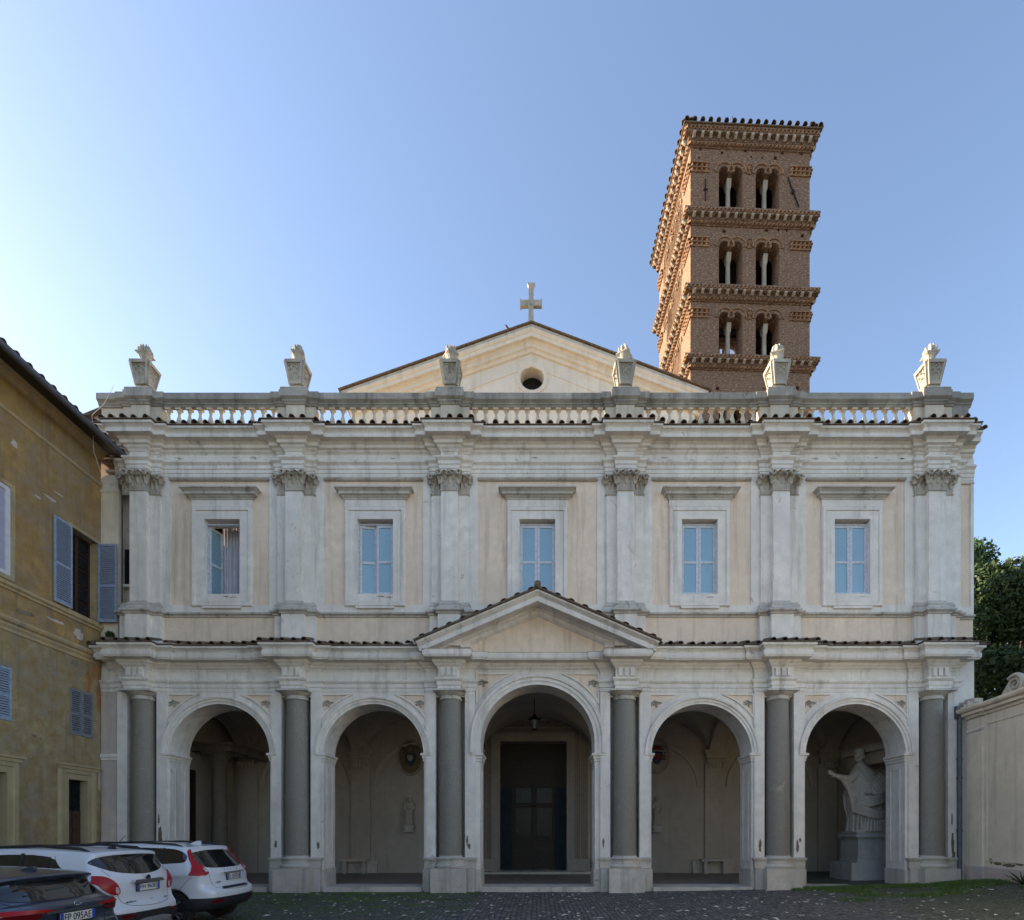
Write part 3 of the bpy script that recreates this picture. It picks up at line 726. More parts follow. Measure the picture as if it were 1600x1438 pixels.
UPp = res_path(CS, XL + 0.3, XR - 0.27, end=(XR - 0.27, 0.2), **UP) + [(XE - 0.08, 0.2)]
b = MB(); b.sweep(UPp, uc, XY); b.build('upper_cornice', M['trim'], church)
b = MB(); b.sweep(UPp, [(0.56, 14.75), (0.56, 14.775), (0.02, 14.92), (0.02, 14.77)], XY); b.build('roof_bed', M['tile'], church)
tile_row(XL + 0.25, 13.7, 0.35, UP, 0.52, 14.765, R(15), seed=9)
tile_row(14.05, 14.3, 0.22, UP, 0.34, 14.765, R(15), seed=10)

# ---- windows
def sash(x0, x1, z0, z1, y, parent, th=0.05, open_=0.0, hinge='l'):
    """one window leaf with two panes, hinged"""
    piv = x0 if hinge == 'l' else x1
    L = MB(); w_ = x1 - x0; f = 0.08
    a0, a1 = (0, w_) if hinge == 'l' else (-w_, 0)
    zm = z0 + (z1 - z0) * 0.47
    for (p, q, r_, s_) in ((a0, a1, z0, z0 + f), (a0, a1, z1 - f, z1), (a0, a1, zm - 0.04, zm + 0.04)):
        L.box(p, q, -th, 0, r_, s_)
    L.box(a0, a0 + f, -th - 0.001, 0.001, z0 + 0.001, z1 - 0.001); L.box(a1 - f, a1, -th - 0.001, 0.001, z0 + 0.001, z1 - 0.001)
    o = L.build('sash', M['winframe'], parent, loc=(piv, y, 0), rot=(0, 0, open_ if hinge == 'l' else -open_))
    for (r_, s_) in ((z0 + f, zm - 0.04), (zm + 0.04, z1 - f)):
        P = MB(); P.box(a0 + f, a1 - f, -th * 0.6, -th * 0.3, r_, s_)
        q = P.build('pane', M['pane'], o); 
    return o
for i, x in enumerate(WX):
    # moulded surround in two steps with ears, frieze, hood
    b = MB(); b.sweep(rect(x - WH, x + WH, WZ0, WZ1), [(-0.005, -0.3), (-0.005, 0.075), (0.25, 0.075), (0.262, 0.062), (0.275, 0.075), (0.275, 0.10), (0.37, 0.10), (0.385, 0.085), (0.40, 0.02), (0.40, -0.01)], XZ, closed=True)
    sur = b.build('window_surround', M['white'], church)
    b = MB(); b.box(x - 0.985, x + 0.985, -0.07, 0, 12.44, 12.67); b.box(x - 0.62, x + 0.62, -0.115, 0, 9.13, 9.2); b.build('window_frieze', M['white'], sur)
    b = MB(); b.sweep([(x - 0.99, 0.0), (x - 0.99, -0.07), (x + 0.99, -0.07), (x + 0.99, 0.0)],
        [(-0.03, 12.66), (0.02, 12.66), (0.03, 12.70), (0.07, 12.73), (0.08, 12.76), (0.15, 12.775), (0.15, 12.85), (0.165, 12.86), (0.21, 12.90), (0.26, 12.915), (0.26, 12.955), (-0.07, 12.985), (-0.07, 12.66)], XY)
    b.build('window_hood', M['hood'], sur)
    b = MB(); b.box(x - WH, x + WH, 0.03, 0.34, WZ0 - 0.03, WZ0 + 0.015); b.build('sill', M['trim'], sur)
    win = MB(); y = 0.09; f = 0.03; WT = WZ1 - 0.10; win.box(x - WH + 0.002, x + WH - 0.002, y + 0.1, y + 0.16, WT, WZ1 - 0.002)
    win.box(x - WH, x - WH + f, y - 0.02, y + 0.07, WZ0, WZ1); win.box(x + WH - f, x + WH, y - 0.02, y + 0.07, WZ0, WZ1)
    win.box(x - WH + f, x + WH - f, y - 0.019, y + 0.069, WT - f, WT); win.box(x - WH + f, x + WH - f, y - 0.019, y + 0.069, WZ0 + 0.015, WZ0 + f + 0.01)
    wo = win.build('window', M['winframe'], church)
    x0, x1, z0, z1 = x - WH + f, x + WH - f, WZ0 + f + 0.012, WT - f
    lo, ro_ = (0, 0)
    if i == 0: lo, ro_ = R(74), R(62)
    if i == 1: lo = R(9)
    sash(x0, x - 0.003, z0, z1, y + 0.05, wo, open_=lo, hinge='l'); sash(x + 0.003, x1, z0, z1, y + 0.05, wo, open_=ro_, hinge='r')
    if i == 0:
        c = MB(); vs = []; n = 60
        for k in range(n + 1):
            u = k / n; xx = x - 0.42 + 0.78 * u; yy = y + 0.62 + 0.045 * math.sin(u * 46) + 0.02 * math.sin(u * 17)
            vs += [(xx, yy, WZ0 - 0.1), (xx + 0.01 * math.sin(k), yy, WZ1 + 0.1)]
        c.add(vs, [(2 * k, 2 * k + 2, 2 * k + 3, 2 * k + 1) for k in range(n)]); c.build('curtain', M['curtain'], wo, smooth=True, ang=180, recalc=False)
# rooms behind the windows and the solid of the building
b = MB(); b.box(XL + 0.4, XR - 0.15, 1.6, 5.7, 7.6, 14.6); b.build('upper_rooms', M['void'], church)
b = MB(); b.box(XL + 0.3, XE - 0.02, 0.5, 6.0, 14.61, 14.85); b.build('terrace_floor', M['parapet_in'], church)
b = MB(); b.box(XE - 0.7, XE - 0.005, 0.9, 6.2, 0, 14.6); b.build('side_wall', M['white'], church)
b = MB(); b.box(XL - 8, XL - 0.02, 0.32, 8.2, 0, 13.2); b.build('left_sun_block', M['oldpink'], church)  # unseen block added to stop sun leaking between house and church
b = MB(); b.box(XL, XR - 0.1, 7.6, 8.2, 0, 14.9); b.build('rear_wall', M['nave'], church)

# ================================================================ BALUSTRADE
bal = thing('balustrade', None, None); bal.parent = church
YB = 0.0
def bpath(h1, p1_, h2, p2_, x0, x1): return res_path(CS, x0, x1, h2, p2_, h1, p1_)
cop = [(-0.10, 15.69), (0.03, 15.69), (0.05, 15.74), (0.08, 15.76), (0.08, 15.80), (0.14, 15.85), (0.16, 15.865), (0.16, 16.06), (0.14, 16.08), (-0.24, 16.08), (-0.24, 15.88), (-0.10, 15.82)]
b = MB(); b.sweep(bpath(0.30, 0.14, 0.62, 0.05, XL - 0.05, XE - 0.25) , cop, XY); b.build('coping', M['coping'], bal)
b = MB(); b.box(XL, XE - 0.35, 0.0, 0.2, 14.7, 15.06); b.build('plinth_course', M['coping'], bal)
dm = MB(); dm.box(-0.30, 0.30, -0.14, 0.24, 14.7, 15.70); dm.box(-0.62, 0.62, -0.05, 0.238, 14.7, 15.698); dme = dm.mesh(M['balu'])
dcap = MB(); dcap.sweep([(-0.30, 0.30), (-0.30, -0.14), (0.30, -0.14), (0.30, 0.30)], [(-0.32, 16.075), (0.135, 16.075), (0.135, 16.16), (0.12, 16.18), (-0.32, 16.18)], XY); dcme = dcap.mesh(M['coping'])
for c in CS: link('dado', dme, bal, (c, 0, 0)); link('dado_cap', dcme, bal, (c, 0, 0))
b = MB(); b.box(XL + 0.0, -13.45, 0.01, 0.22, 14.9, 15.73); b.build('parapet_panel', M['balu'], bal)
b = MB(); b.box(13.45, XE - 0.33, -0.04, 0.22, 14.7, 15.73); b.build('parapet_panel', M['coping'], bal)
bp_ = [(0.075, 0.0), (0.075, 0.07), (0.05, 0.09), (0.06, 0.12), (0.085, 0.17), (0.088, 0.22), (0.07, 0.29), (0.045, 0.38), (0.038, 0.44), (0.045, 0.49), (0.06, 0.50), (0.06, 0.52), (0.045, 0.53), (0.05, 0.56), (0.075, 0.57), (0.075, 0.63)]
bl = MB(); bl.lathe(bp_, 12); bl.box(-0.08, 0.08, -0.08, 0.08, -0.03, 0.03); bl.box(-0.085, 0.085, -0.085, 0.085, 0.575, 0.63); blm = bl.mesh(M['balu'], True, 40)
for i in range(5):
    a, d = CS[i] + 0.62, CS[i + 1] - 0.62; n = 11 if i != 2 else 13
    for k in range(n):
        link('baluster', blm, bal, (a + (d - a) * (k + 0.5) / n, 0.06, 15.055)).scale = (1, 1, 1.01)

# ================================================================ URNS
def urn_parts():
    f = MB()
    f.box(-0.24, 0.24, -0.24, 0.24, 0, 0.07); f.box(-0.17, 0.17, -0.17, 0.17, 0.07, 0.19)
    def ring(h, z): return [(-h, -h, z), (h, -h, z), (h, h, z), (-h, h, z)]
    secs = [(0.13, 0.18), (0.175, 0.22), (0.19, 0.235), (0.295, 0.85), (0.31, 0.86), (0.31, 0.91), (0.17, 0.93), (0.15, 0.98)]
    vs = [];
    for h, z in secs: vs += ring(h, z)
    fs = [(k * 4 + j, k * 4 + (j + 1) % 4, (k + 1) * 4 + (j + 1) % 4, (k + 1) * 4 + j) for k in range(len(secs) - 1) for j in range(4)]
    f.add(vs, fs + [(0, 1, 2, 3), tuple(4 * (len(secs) - 1) + j for j in (3, 2, 1, 0))])
    # raised borders and foliage on the four faces
    for q in range(4):
        Mq = Matrix.Rotation(q * math.pi / 2, 4, 'Z')
        def P(u, v, e): # u in -1..1 over the face, v 0..1 up
            z = 0.235 + (0.85 - 0.235) * v; h = 0.19 + 0.105 * v
            return Mq @ Vector((u * h, -h - e, z))
        b2 = [(-0.78, 0.08), (0.78, 0.08), (0.78, 0.92), (-0.78, 0.92)]
        g = MB(); g.sweep(b2, [(0, 0), (0, 0.045), (0.15, 0.045), (0.15, 0)], lambda a, c_, e: P(a, c_, e), closed=True)
        f.add(g.v, g.f)
        for (u, v, w_, h_) in ((0, 0.12, 0.14, 0.2), (-0.3, 0.38, 0.09, 0.14), (0.3, 0.38, 0.09, 0.14), (0, 0.45, 0.12, 0.17), (-0.35, 0.62, 0.1, 0.12), (0.35, 0.62, 0.1, 0.12), (0, 0.68, 0.1, 0.1)):
            o = P(u, v, 0.0); leaf(f, o, Mq @ Vector((0, -1, 0.0)), Mq @ Vector((u * 0.8, 0, 1)), w_ * 1.35, h_ * 1.15, 0.075, 4)
    d = MB(); d.lathe([(0.15, 0.95), (0.135, 1.12), (0.19, 1.22), (0.28, 1.27), (0.29, 1.30), (0.26, 1.31), (0.1, 1.315)], 4, a0=R(45)); 
    d.lathe([(0.13, 0.95), (0.13, 1.14), (0.19, 1.25), (0.19, 1.315), (0.05, 1.32)], 16)
    fl = MB(); rr = random.Random(3)
    for k in range(17):
        a = 2.4 * k; r0 = 0.145 * math.sqrt((k + 0.5) / 17); h = 0.33 - 0.10 * r0 / 0.145 + rr.uniform(-0.05, 0.05)
        x, y = r0 * math.cos(a), r0 * math.sin(a); tw = rr.uniform(-0.03, 0.03); h *= 1.08
        fl.tube([(x, y, 1.28), (x * 1.25, y * 1.25, 1.29 + h * 0.4), (x * 1.1 + tw, y * 1.1 + tw, 1.29 + h * 0.75), (x * 0.9 + tw * 1.5, y * 0.9, 1.29 + h)], [0.045, 0.05, 0.034, 0.004], 6)
    return f.mesh(M['urn'], True, 25), d.mesh(M['urn'], True, 30), fl.mesh(M['urn'], True, 50)
ub, ud, uf = urn_parts()
UL = ['flaming stone urn on the balustrade pier nearest the ochre house',
      'flaming urn above the parapet pier between the curtained window and the ajar window',
      'urn standing in front of the left slope of the roof gable',
      'flaming urn in front of the right slope of the gable, leaning flame',
      'sunlit urn standing in front of the brick bell tower',
      'flaming urn on the rightmost balustrade pier, open sky behind it']
for i, c in enumerate(CS):
    u = thing('stone_urn', UL[i], 'urn', (c + 0.0, 0.08, 16.18), [0.02, -0.03, 0, 0.04, 0.02, -0.02][i], 'flaming stone urns along the balustrade')
    link('vase', ub, u); link('dish', ud, u, rot=(0, 0, 0.3 * i)); link('flame', uf, u, rot=(0, 0, 0.9 * i), kind='stuff')

# ================================================================ PORCH INTERIOR
YW = 6.6
b = MB(); b.box(XL + 0.3, 13.7, 0.02, YW + 0.3, -0.3, 0.085); b.build('porch_floor', M['floor'], church)
for i in range(5):
    cx, zc, r, ro = arch_geo(i); b = MB(); b.box(cx - r + 0.04, cx + r - 0.04, -0.16, 1.0, -0.3, 0.105); b.build('threshold', M['travertine'], church)
PX = -0.19
dh, dt = 1.48, 5.92
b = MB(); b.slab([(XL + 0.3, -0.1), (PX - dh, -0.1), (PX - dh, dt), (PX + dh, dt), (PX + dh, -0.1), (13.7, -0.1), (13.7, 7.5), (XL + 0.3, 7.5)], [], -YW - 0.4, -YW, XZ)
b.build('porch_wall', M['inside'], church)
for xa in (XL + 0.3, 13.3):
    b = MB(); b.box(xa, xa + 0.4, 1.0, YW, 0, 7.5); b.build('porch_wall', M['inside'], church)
b = MB(); b.box(XL + 0.7, XL + 0.85, 2.4, 3.6, 0.09, 4.3); b.build('side_door', M['dark_wood'], church)
# groin vaults
def vault(x0, x1, sp, top, name='vault'):
    n = 26; y0, y1 = 1.0, YW; xc, rx, yc, ry = (x0 + x1) / 2, (x1 - x0) / 2, (y0 + y1) / 2, (y1 - y0) / 2; vs = []
    for j in range(n + 1):
        for i in range(n + 1):
            u, v = -1 + 2 * i / n, -1 + 2 * j / n
            h = max(math.sqrt(max(0, 1 - u * u)), math.sqrt(max(0, 1 - v * v)))
            vs.append((xc + u * rx, yc + v * ry, sp + (top - sp) * h))
    m = n + 1; b = MB(); b.add(vs, [(j * m + i, j * m + i + 1, (j + 1) * m + i + 1, (j + 1) * m + i) for j in range(n) for i in range(n)])
    b.build(name, M['inside'], church, smooth=True, ang=35, recalc=False)
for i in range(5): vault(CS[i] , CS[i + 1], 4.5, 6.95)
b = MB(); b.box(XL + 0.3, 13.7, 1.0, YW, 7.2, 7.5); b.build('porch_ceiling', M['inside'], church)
for i, c in enumerate(CS):
    # transverse rib, wall pilaster with a carved corbel, bench below
    pth = [(3.8 + 2.8 * math.cos(math.pi * k / 24), 4.5 + 2.3 * math.sin(math.pi * k / 24)) for k in range(25)]
    b = MB(); b.sweep(pth, [(-0.14, -0.32), (-0.14, 0.32), (0.4, 0.32), (0.4, -0.32)], lambda a, c_, e, c=c: (c + e, a, c_)); b.build('vault_rib', M['inside'], church)
    b = MB(); b.box(c - 0.42, c + 0.42, YW - 0.14, YW, 0.085, 4.9); b.build('porch_pilaster', M['inside'], church)
    b = MB()
    for k, (hw, dd) in enumerate(((0.30, 0.25), (0.36, 0.3), (0.42, 0.36), (0.5, 0.42))): b.box(c - hw, c + hw, YW - dd, YW - 0.14, 4.75 + 0.19 * k, 4.93 + 0.19 * k)
    for k in range(5): leaf(b, (c - 0.3 + 0.15 * k, YW - 0.34, 4.72), (0, -1, 0), (0, 0, 1), 0.14, 0.25, 0.12, 4)
    b.build('corbel', M['inside'], church, kind='stuff')
for i in range(5):
    cx = AC[i]; 
    pth = [(cx + 1.75 * math.cos(math.pi * k / 24), 3.9 + 1.75 * math.sin(math.pi * k / 24)) for k in range(25)]
    if i != 2:
        b = MB(); b.sweep(pth, [(0, 0), (0, 0.07), (0.12, 0.07), (0.22, 0.10), (0.22, 0)], XZat(YW)); b.build('wall_arch', M['inside'], church)
for i, x in enumerate((-8.0, 7.75)):
    b = MB(); b.box(x - 0.62, x + 0.62, YW - 0.62, YW - 0.15, 0.62, 0.72); b.box(x - 0.5, x - 0.34, YW - 0.55, YW - 0.15, 0.086, 0.62); b.box(x + 0.34, x + 0.5, YW - 0.55, YW - 0.15, 0.086, 0.62)
    b.box(x - 0.9, x + 0.9, YW - 0.2, YW, 0.086, 0.64); o = b.build('stone_bench', M['travertine'], None)
    tag(o, ['stone bench under the corbel seen through the arch left of the entrance', 'stone bench with legs seen through the arch right of the entrance'][i], 'bench', 'stone benches in the porch')
# corinthian column in the left end bay
b = MB(); b.lathe(entasis(0.30, 0.26, 3.5), 28); b.build('porch_column', M['shaded_stone'], church, smooth=True, loc=(-12.6, 3.9, 0.9))
b = MB(); b.box(-13.05, -12.15, 3.45, 4.35, 0.086, 0.75); b.lathe([(0.42, 0.75), (0.42, 0.8), (0.36, 0.84), (0.36, 0.9)], 24, c=(-12.6, 3.9, 0)); b.build('porch_column_base', M['shaded_stone'], church)
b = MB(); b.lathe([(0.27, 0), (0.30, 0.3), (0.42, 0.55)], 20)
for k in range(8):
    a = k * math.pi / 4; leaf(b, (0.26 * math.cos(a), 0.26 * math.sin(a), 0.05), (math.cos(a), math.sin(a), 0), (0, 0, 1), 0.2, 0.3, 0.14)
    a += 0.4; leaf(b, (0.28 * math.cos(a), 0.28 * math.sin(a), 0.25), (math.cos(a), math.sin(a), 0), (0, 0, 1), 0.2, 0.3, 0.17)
b.box(-0.45, 0.45, -0.45, 0.45, 0.53, 0.62); b.build('porch_column_capital', M['shaded_stone'], church, kind='stuff', loc=(-12.6, 3.9, 4.4))
b = MB(); b.sweep([(-13.5, YW - 0.5), (-13.5, 3.4), (-11.8, 3.4)][::-1] if False else [(-13.4, 3.4), (-11.9, 3.4), (-11.9, YW)], [(0, 5.02), (0.06, 5.04), (0.1, 5.2), (0.2, 5.26), (0.2, 5.34), (-0.2, 5.34), (-0.2, 5.02)], XY); b.build('porch_entablature', M['shaded_stone'], church)

# ---- portal
portal = thing('portal', None, None); portal.parent = church
def frame_u(h, z, w_, e, d0, name, m, parent=portal):
    p = [(PX + h, 0.12), (PX + h, z), (PX - h, z), (PX - h, 0.12)]
    b = MB(); b.sweep(p, [(-0.004, d0), (-0.004, e), (w_, e), (w_, d0)], XZat(YW)); return b.build(name, m, parent)
frame_u(1.48, 5.92, 0.34, 0.16, -0.35, 'marble_jamb', M['marble'])
frame_u(1.82, 6.26, 0.04, 0.20, 0, 'marble_fillet', M['marble'])
frame_u(1.86, 6.30, 0.20, 0.09, 0, 'mosaic_band', M['mosaic'])
frame_u(2.06, 6.50, 0.05, 0.14, 0, 'marble_fillet', M['marble'])
frame_u(2.11, 6.55, 0.30, 0.06, 0, 'outer_band', M['mosaic'])
b = MB(); b.box(PX - 2.5, PX - 1.5, YW - 0.26, YW, 0.086, 0.72); b.build('portal_base', M['marble'], portal)
b = MB(); b.box(PX + 1.5, PX + 2.5, YW - 0.26, YW, 0.086, 0.72); b.build('portal_base', M['marble'], portal)
b = MB(); b.box(PX - 2.6, PX + 2.6, YW - 0.9, YW + 0.6, 0.086, 0.19); b.build('step', M['travertine'], portal)
# inner wooden draught lobby with glazed double door
b = MB(); b.box(PX - 1.48, PX + 1.48, YW + 0.55, YW + 0.62, 0.2, 5.92); b.build('lobby_panel', M['dark_wood'], portal)
b = MB()
for (x0, x1, z0, z1) in ((-0.98, -0.90, 0.2, 3.95), (0.90, 0.98, 0.2, 3.95), (-0.98, 0.98, 3.95, 4.08), (-0.05, 0.05, 0.2, 3.95), (-0.9, 0.9, 3.05, 3.15), (-0.9, -0.05, 1.55, 1.65), (0.05, 0.9, 1.55, 1.65)):
    b.box(PX + x0, PX + x1, YW + 0.48, YW + 0.55, z0, z1)
for s in (-1, 1):
    for k in range(3): b.box(PX + s * 1.23 - 0.2, PX + s * 1.23 + 0.2, YW + 0.52, YW + 0.55, 0.5 + 1.85 * k, 2.1 + 1.85 * k)
b.build('lobby_door', M['dark_wood'], portal)
for s in (-1, 1):
    for z0, z1 in ((1.66, 3.04), (3.16, 3.94)):
        b = MB(); xa, xb = sorted((PX + s * 0.06, PX + s * 0.89)); b.box(xa + 0.1, xb - 0.05, YW + 0.50, YW + 0.52, z0 + 0.05, z1 - 0.05); b.build('door_pane', M['glassdark'], portal)
M['navy'] = simple('navy_cloth', (0.012, 0.022, 0.035), 0.8, var=0.3)
for xa in (PX - 1.46, PX + 1.02):
    b = MB(); b.box(xa, xa + 0.44, YW + 0.36, YW + 0.42, 0.2, 3.9); b.build('side_curtain', M['navy'], portal)

# ---- crests on the porch wall
def crest(x, z, kind, label):
    t = thing('heraldic_crest', label, 'crest', (x, YW - 0.02, z))
    el = lambda rx, rz, n=36: [(rx * math.cos(2 * math.pi * k / n), rz * math.sin(2 * math.pi * k / n)) for k in range(n)]
    b = MB(); b.slab(el(0.54, 0.76), [], 0, 0.05, XZ); b.build('field', M['cream'] if kind else M['gold'], t)
    b = MB(); b.sweep(el(0.54, 0.76), [(-0.03, 0.02), (-0.03, 0.08), (0.05, 0.08), (0.05, 0.0)], XZ, closed=True); b.build('rim', M['marble'], t)
    sh = [(-0.26, 0.16), (-0.24, -0.12), (-0.12, -0.32), (0, -0.40), (0.12, -0.32), (0.24, -0.12), (0.26, 0.16), (0, 0.20)]
    b = MB(); b.slab(sh, [], 0.05, 0.10, XZ); b.build('shield', M['blue'], t)
    b = MB(); b.slab([(p[0] * 0.5, p[1] * 0.5) for p in sh], [], 0.10, 0.115, XZ); b.build('inner_shield', M['red'] if kind else M['cream'], t)
    b = MB()
    if kind:   # broad red hat with hanging tassels
        b.lathe([(0.34, 0), (0.33, 0.05), (0.14, 0.08), (0.12, 0.16), (0, 0.18)], 20, c=(0, -0.09, 0.26), ry=0.2)
        hat = b.build('hat', M['red'], t)
        for s in (-1, 1):
            for row in range(3):
                for k in range(row + 1):
                    q = MB(); q.lathe([(0.0, 0), (0.035, 0.01), (0.03, 0.07), (0.0, 0.09)], 8, c=(s * (0.36 - 0.04 * row + 0.07 * k - 0.03 * row), -0.08, 0.08 - 0.13 * row)); q.build('tassel', M['red'], t)
    else:      # tall mitre over crossed keys
        b.lathe([(0.13, 0), (0.15, 0.1), (0.12, 0.24), (0.03, 0.33), (0.0, 0.35)], 16, c=(0, -0.09, 0.22), ry=0.3); b.build('mitre', M['gold'], t)
        for s in (-1, 1):
            q = MB(); q.tube([(-s * 0.36, -0.07, -0.3), (s * 0.34, -0.07, 0.34)], 0.025, 6); q.tube([(s * 0.34 + 0.07 * math.cos(a), -0.07, 0.38 + 0.07 * math.sin(a)) for a in [k * math.pi / 5 for k in range(11)]], 0.018, 5); q.build('key', M['gold'], t)
crest(-5.64, 5.22, 0, 'oval gold and blue painted crest on the porch wall left of the entrance')
crest(5.28, 5.28, 1, 'pale oval crest with red hat on the porch wall right of the entrance')

# ---- lantern
lan = thing('hanging_lantern', 'black iron lantern hanging in the middle arch', 'lantern', (-0.12, 3.0, 5.78))
b = MB(); b.tube([(0, 0, 0.62), (0, 0, 1.25)], 0.012, 6); b.build('chain', M['iron'], lan)
b = MB(); b.lathe([(0.10, 0), (0.11, 0.03), (0.19, 0.36), (0.24, 0.38), (0.20, 0.43), (0.08, 0.52), (0.06, 0.58), (0.0, 0.62)], 6); 
for k in range(6):
    a = math.pi / 3 * k; b.lathe([(0.0, 0.0), (0.03, 0.02), (0, 0.08)], 5, c=(0.22 * math.cos(a), 0.22 * math.sin(a), 0.38))
b.build('lantern_frame', M['iron'], lan)
for k in range(6):
    a = math.pi / 3 * (k + 0.5); g = MB()
    c0, c1 = 0.098, 0.165
    t_ = Vector((-math.sin(a), math.cos(a), 0)); n_ = Vector((math.cos(a), math.sin(a), 0))
    g.add([n_ * c0 + t_ * -0.045 + Vector((0, 0, 0.04)), n_ * c0 + t_ * 0.045 + Vector((0, 0, 0.04)), n_ * c1 + t_ * 0.08 + Vector((0, 0, 0.345)), n_ * c1 + t_ * -0.08 + Vector((0, 0, 0.345))], [(0, 1, 2, 3)])
    g.build('lantern_pane', M['lamp_glass'], lan)

# ================================================================ NAVE GABLE
YN = 6.0
nx0, nx1, nax, nez, naz = -8.26, 7.18, -0.26, 20.52, 23.36
ox, oz = -0.24, 21.58
circ = lambda r, n=40: [(ox + r * math.cos(2 * math.pi * k / n), oz + r * math.sin(2 * math.pi * k / n)) for k in range(n)]
b = MB(); b.slab([(nx0 + 0.35, 14.9), (nx1 - 0.35, 14.9), (nx1 - 0.35, nez - 0.1), (nax, naz - 0.3), (nx0 + 0.35, nez - 0.1)], [circ(0.52)], -YN - 0.6, -YN, XZ); b.build('nave_gable', M['nave'], church)
b = MB(); b.sweep(circ(0.52), [(-0.004, -0.3), (-0.004, 0.03), (0.06, 0.05), (0.10, 0.03), (0.16, 0.05), (0.18, 0.0)], XZat(YN), closed=True); b.build('oculus_ring', M['nave'], church)
b = MB(); b.box(ox - 0.8, ox + 0.8, YN + 0.62, YN + 1.6, oz - 0.8, oz + 0.8); b.build('oculus_dark', M['void'], church)
rk = [(nx1 + 0.05, nez), (nax, naz), (nx0 - 0.05, nez)]
b = MB(); b.sweep(rk, [(0.0, -0.3), (0.0, 0.52), (-0.04, 0.52), (-0.06, 0.50), (-0.12, 0.47), (-0.14, 0.44), (-0.28, 0.43), (-0.28, 0.30), (-0.34, 0.28), (-0.38, 0.22), (-0.50, 0.20), (-0.54, 0.12), (-0.64, 0.08), (-0.66, 0.0), (-0.66, -0.3)], XZat(YN)); b.build('raking_cornice', M['nave'], church)
b = MB(); b.sweep(rk, [(0.004, -0.3), (0.004, 0.50), (0.13, 0.50), (0.13, -0.3)], XZat(YN)); b.build('verge_course', M['travertine'], church)
b = MB(); b.sweep([(nx1 + 0.15, nez), (nax, naz + 0.02), (nx0 - 0.15, nez)], [(0.134, -18), (0.134, 0.58), (0.185, 0.58), (0.185, -18)], XZat(YN)); b.build('nave_roof', M['tile'], church)
b = MB(); b.sweep([(nx1 - 1.5, nez - 0.95 + 0.05), (nax, naz - 1.28), (nx0 + 1.5, nez - 0.95 + 0.05)], [(0, 0), (0.02, 0.03), (0.05, 0.03), (0.06, 0)], XZat(YN)); b.build('gable_moulding', M['nave'], church)
b = MB(); b.box(nx0 + 0.35, nx1 - 0.35, YN + 0.6, 26, 14.9, nez - 0.2); b.build('nave_wall', M['nave'], church)
# side gable walls where roofs meet the parapet at far left
b = MB(); b.slab([(-15.6, 14.2), (-13.9, 14.2), (-13.9, 16.0), (-14.15, 16.05), (-15.6, 15.5)], [], -1.4, -0.5, XZ); b.build('side_roof_wall', M['oldpink'], church)
b = MB(); b.sweep([(-13.95, 16.0), (-14.2, 16.02), (-15.7, 15.42)], [(0.0, -1.4), (0.0, -0.35), (0.10, -0.35), (0.10, -1.4)], XZ); b.build('side_roof', M['tile'], church)
for k in range(4):
    zz = 14.45 - 0.3 * k; b = MB(); b.box(-14.35 + 0.12 * k, -13.72, -0.25 + 0.05 * k, 0.28, zz, zz + 0.07); b.build('side_cornice_layer', M['tile'] if k % 2 == 0 else M['oldpink'], church)

# cross
cr = thing('stone_cross', 'stone cross with flared arms on top of the gable', 'cross', (nax - 0.02, YN - 0.2, naz + 0.28)); cr.scale = (1, 1, 1.10)
pts = [(-0.12, 0), (-0.10, 0.74), (-0.14, 0.77), (-0.42, 0.76), (-0.47, 0.70), (-0.47, 1.06), (-0.42, 1.0), (-0.14, 0.99), (-0.10, 1.03), (-0.11, 1.56), (-0.17, 1.66),
       (0.17, 1.66), (0.11, 1.56), (0.10, 1.03), (0.14, 0.99), (0.42, 1.0), (0.47, 1.06), (0.47, 0.70), (0.42, 0.76), (0.14, 0.77), (0.10, 0.74), (0.12, 0)]
b = MB(); b.slab(pts, [], -0.08, 0.08, XZ); b.build('cross_body', M['urn'], cr)
b = MB(); b.slab([(0.0 + 0.1 * math.cos(k * math.pi / 8), 0.89 + 0.1 * math.sin(k * math.pi / 8)) for k in range(16)], [], 0.08, 0.11, XZ)
b.build('cross_boss', M['urn'], cr)
b = MB(); b.box(-0.2, 0.2, -0.2, 0.2, -0.12, 0.02); b.build('cross_foot', M['urn'], cr)
# bird on the left slope
bx = (795 - 840) / 36.6; bd = thing('bird', 'small dark bird perched on the gable left of the cross', 'bird', (bx, YN - 0.3, nez + (naz - nez) * (bx - nx0) / (nax - nx0) + 0.2), R(20))
b = MB(); b.lathe([(0.0, -0.20), (0.03, -0.16), (0.075, -0.04), (0.085, 0.04), (0.06, 0.13), (0.05, 0.16), (0.055, 0.20), (0.04, 0.245), (0.0, 0.26)], 12, M=Matrix.Translation((0, 0, 0.16)) @ Matrix.Rotation(R(-38), 4, 'Y'))
b.build('bird_body', M['bird'], bd, smooth=True, ang=180)
b = MB(); b.lathe([(0.012, 0), (0.0, 0.06)], 6, M=Matrix.Translation((-0.17, 0, 0.36)) @ Matrix.Rotation(R(-95), 4, 'Y')); b.build('beak', M['iron'], bd)
b = MB(); b.tube([(0.02, 0.03, 0.1), (0.02, 0.03, 0)], 0.008, 5); b.build('leg', M['iron'], bd)
b = MB(); b.tube([(0.02, -0.03, 0.1), (0.02, -0.03, 0)], 0.008, 5); b.build('leg', M['iron'], bd)

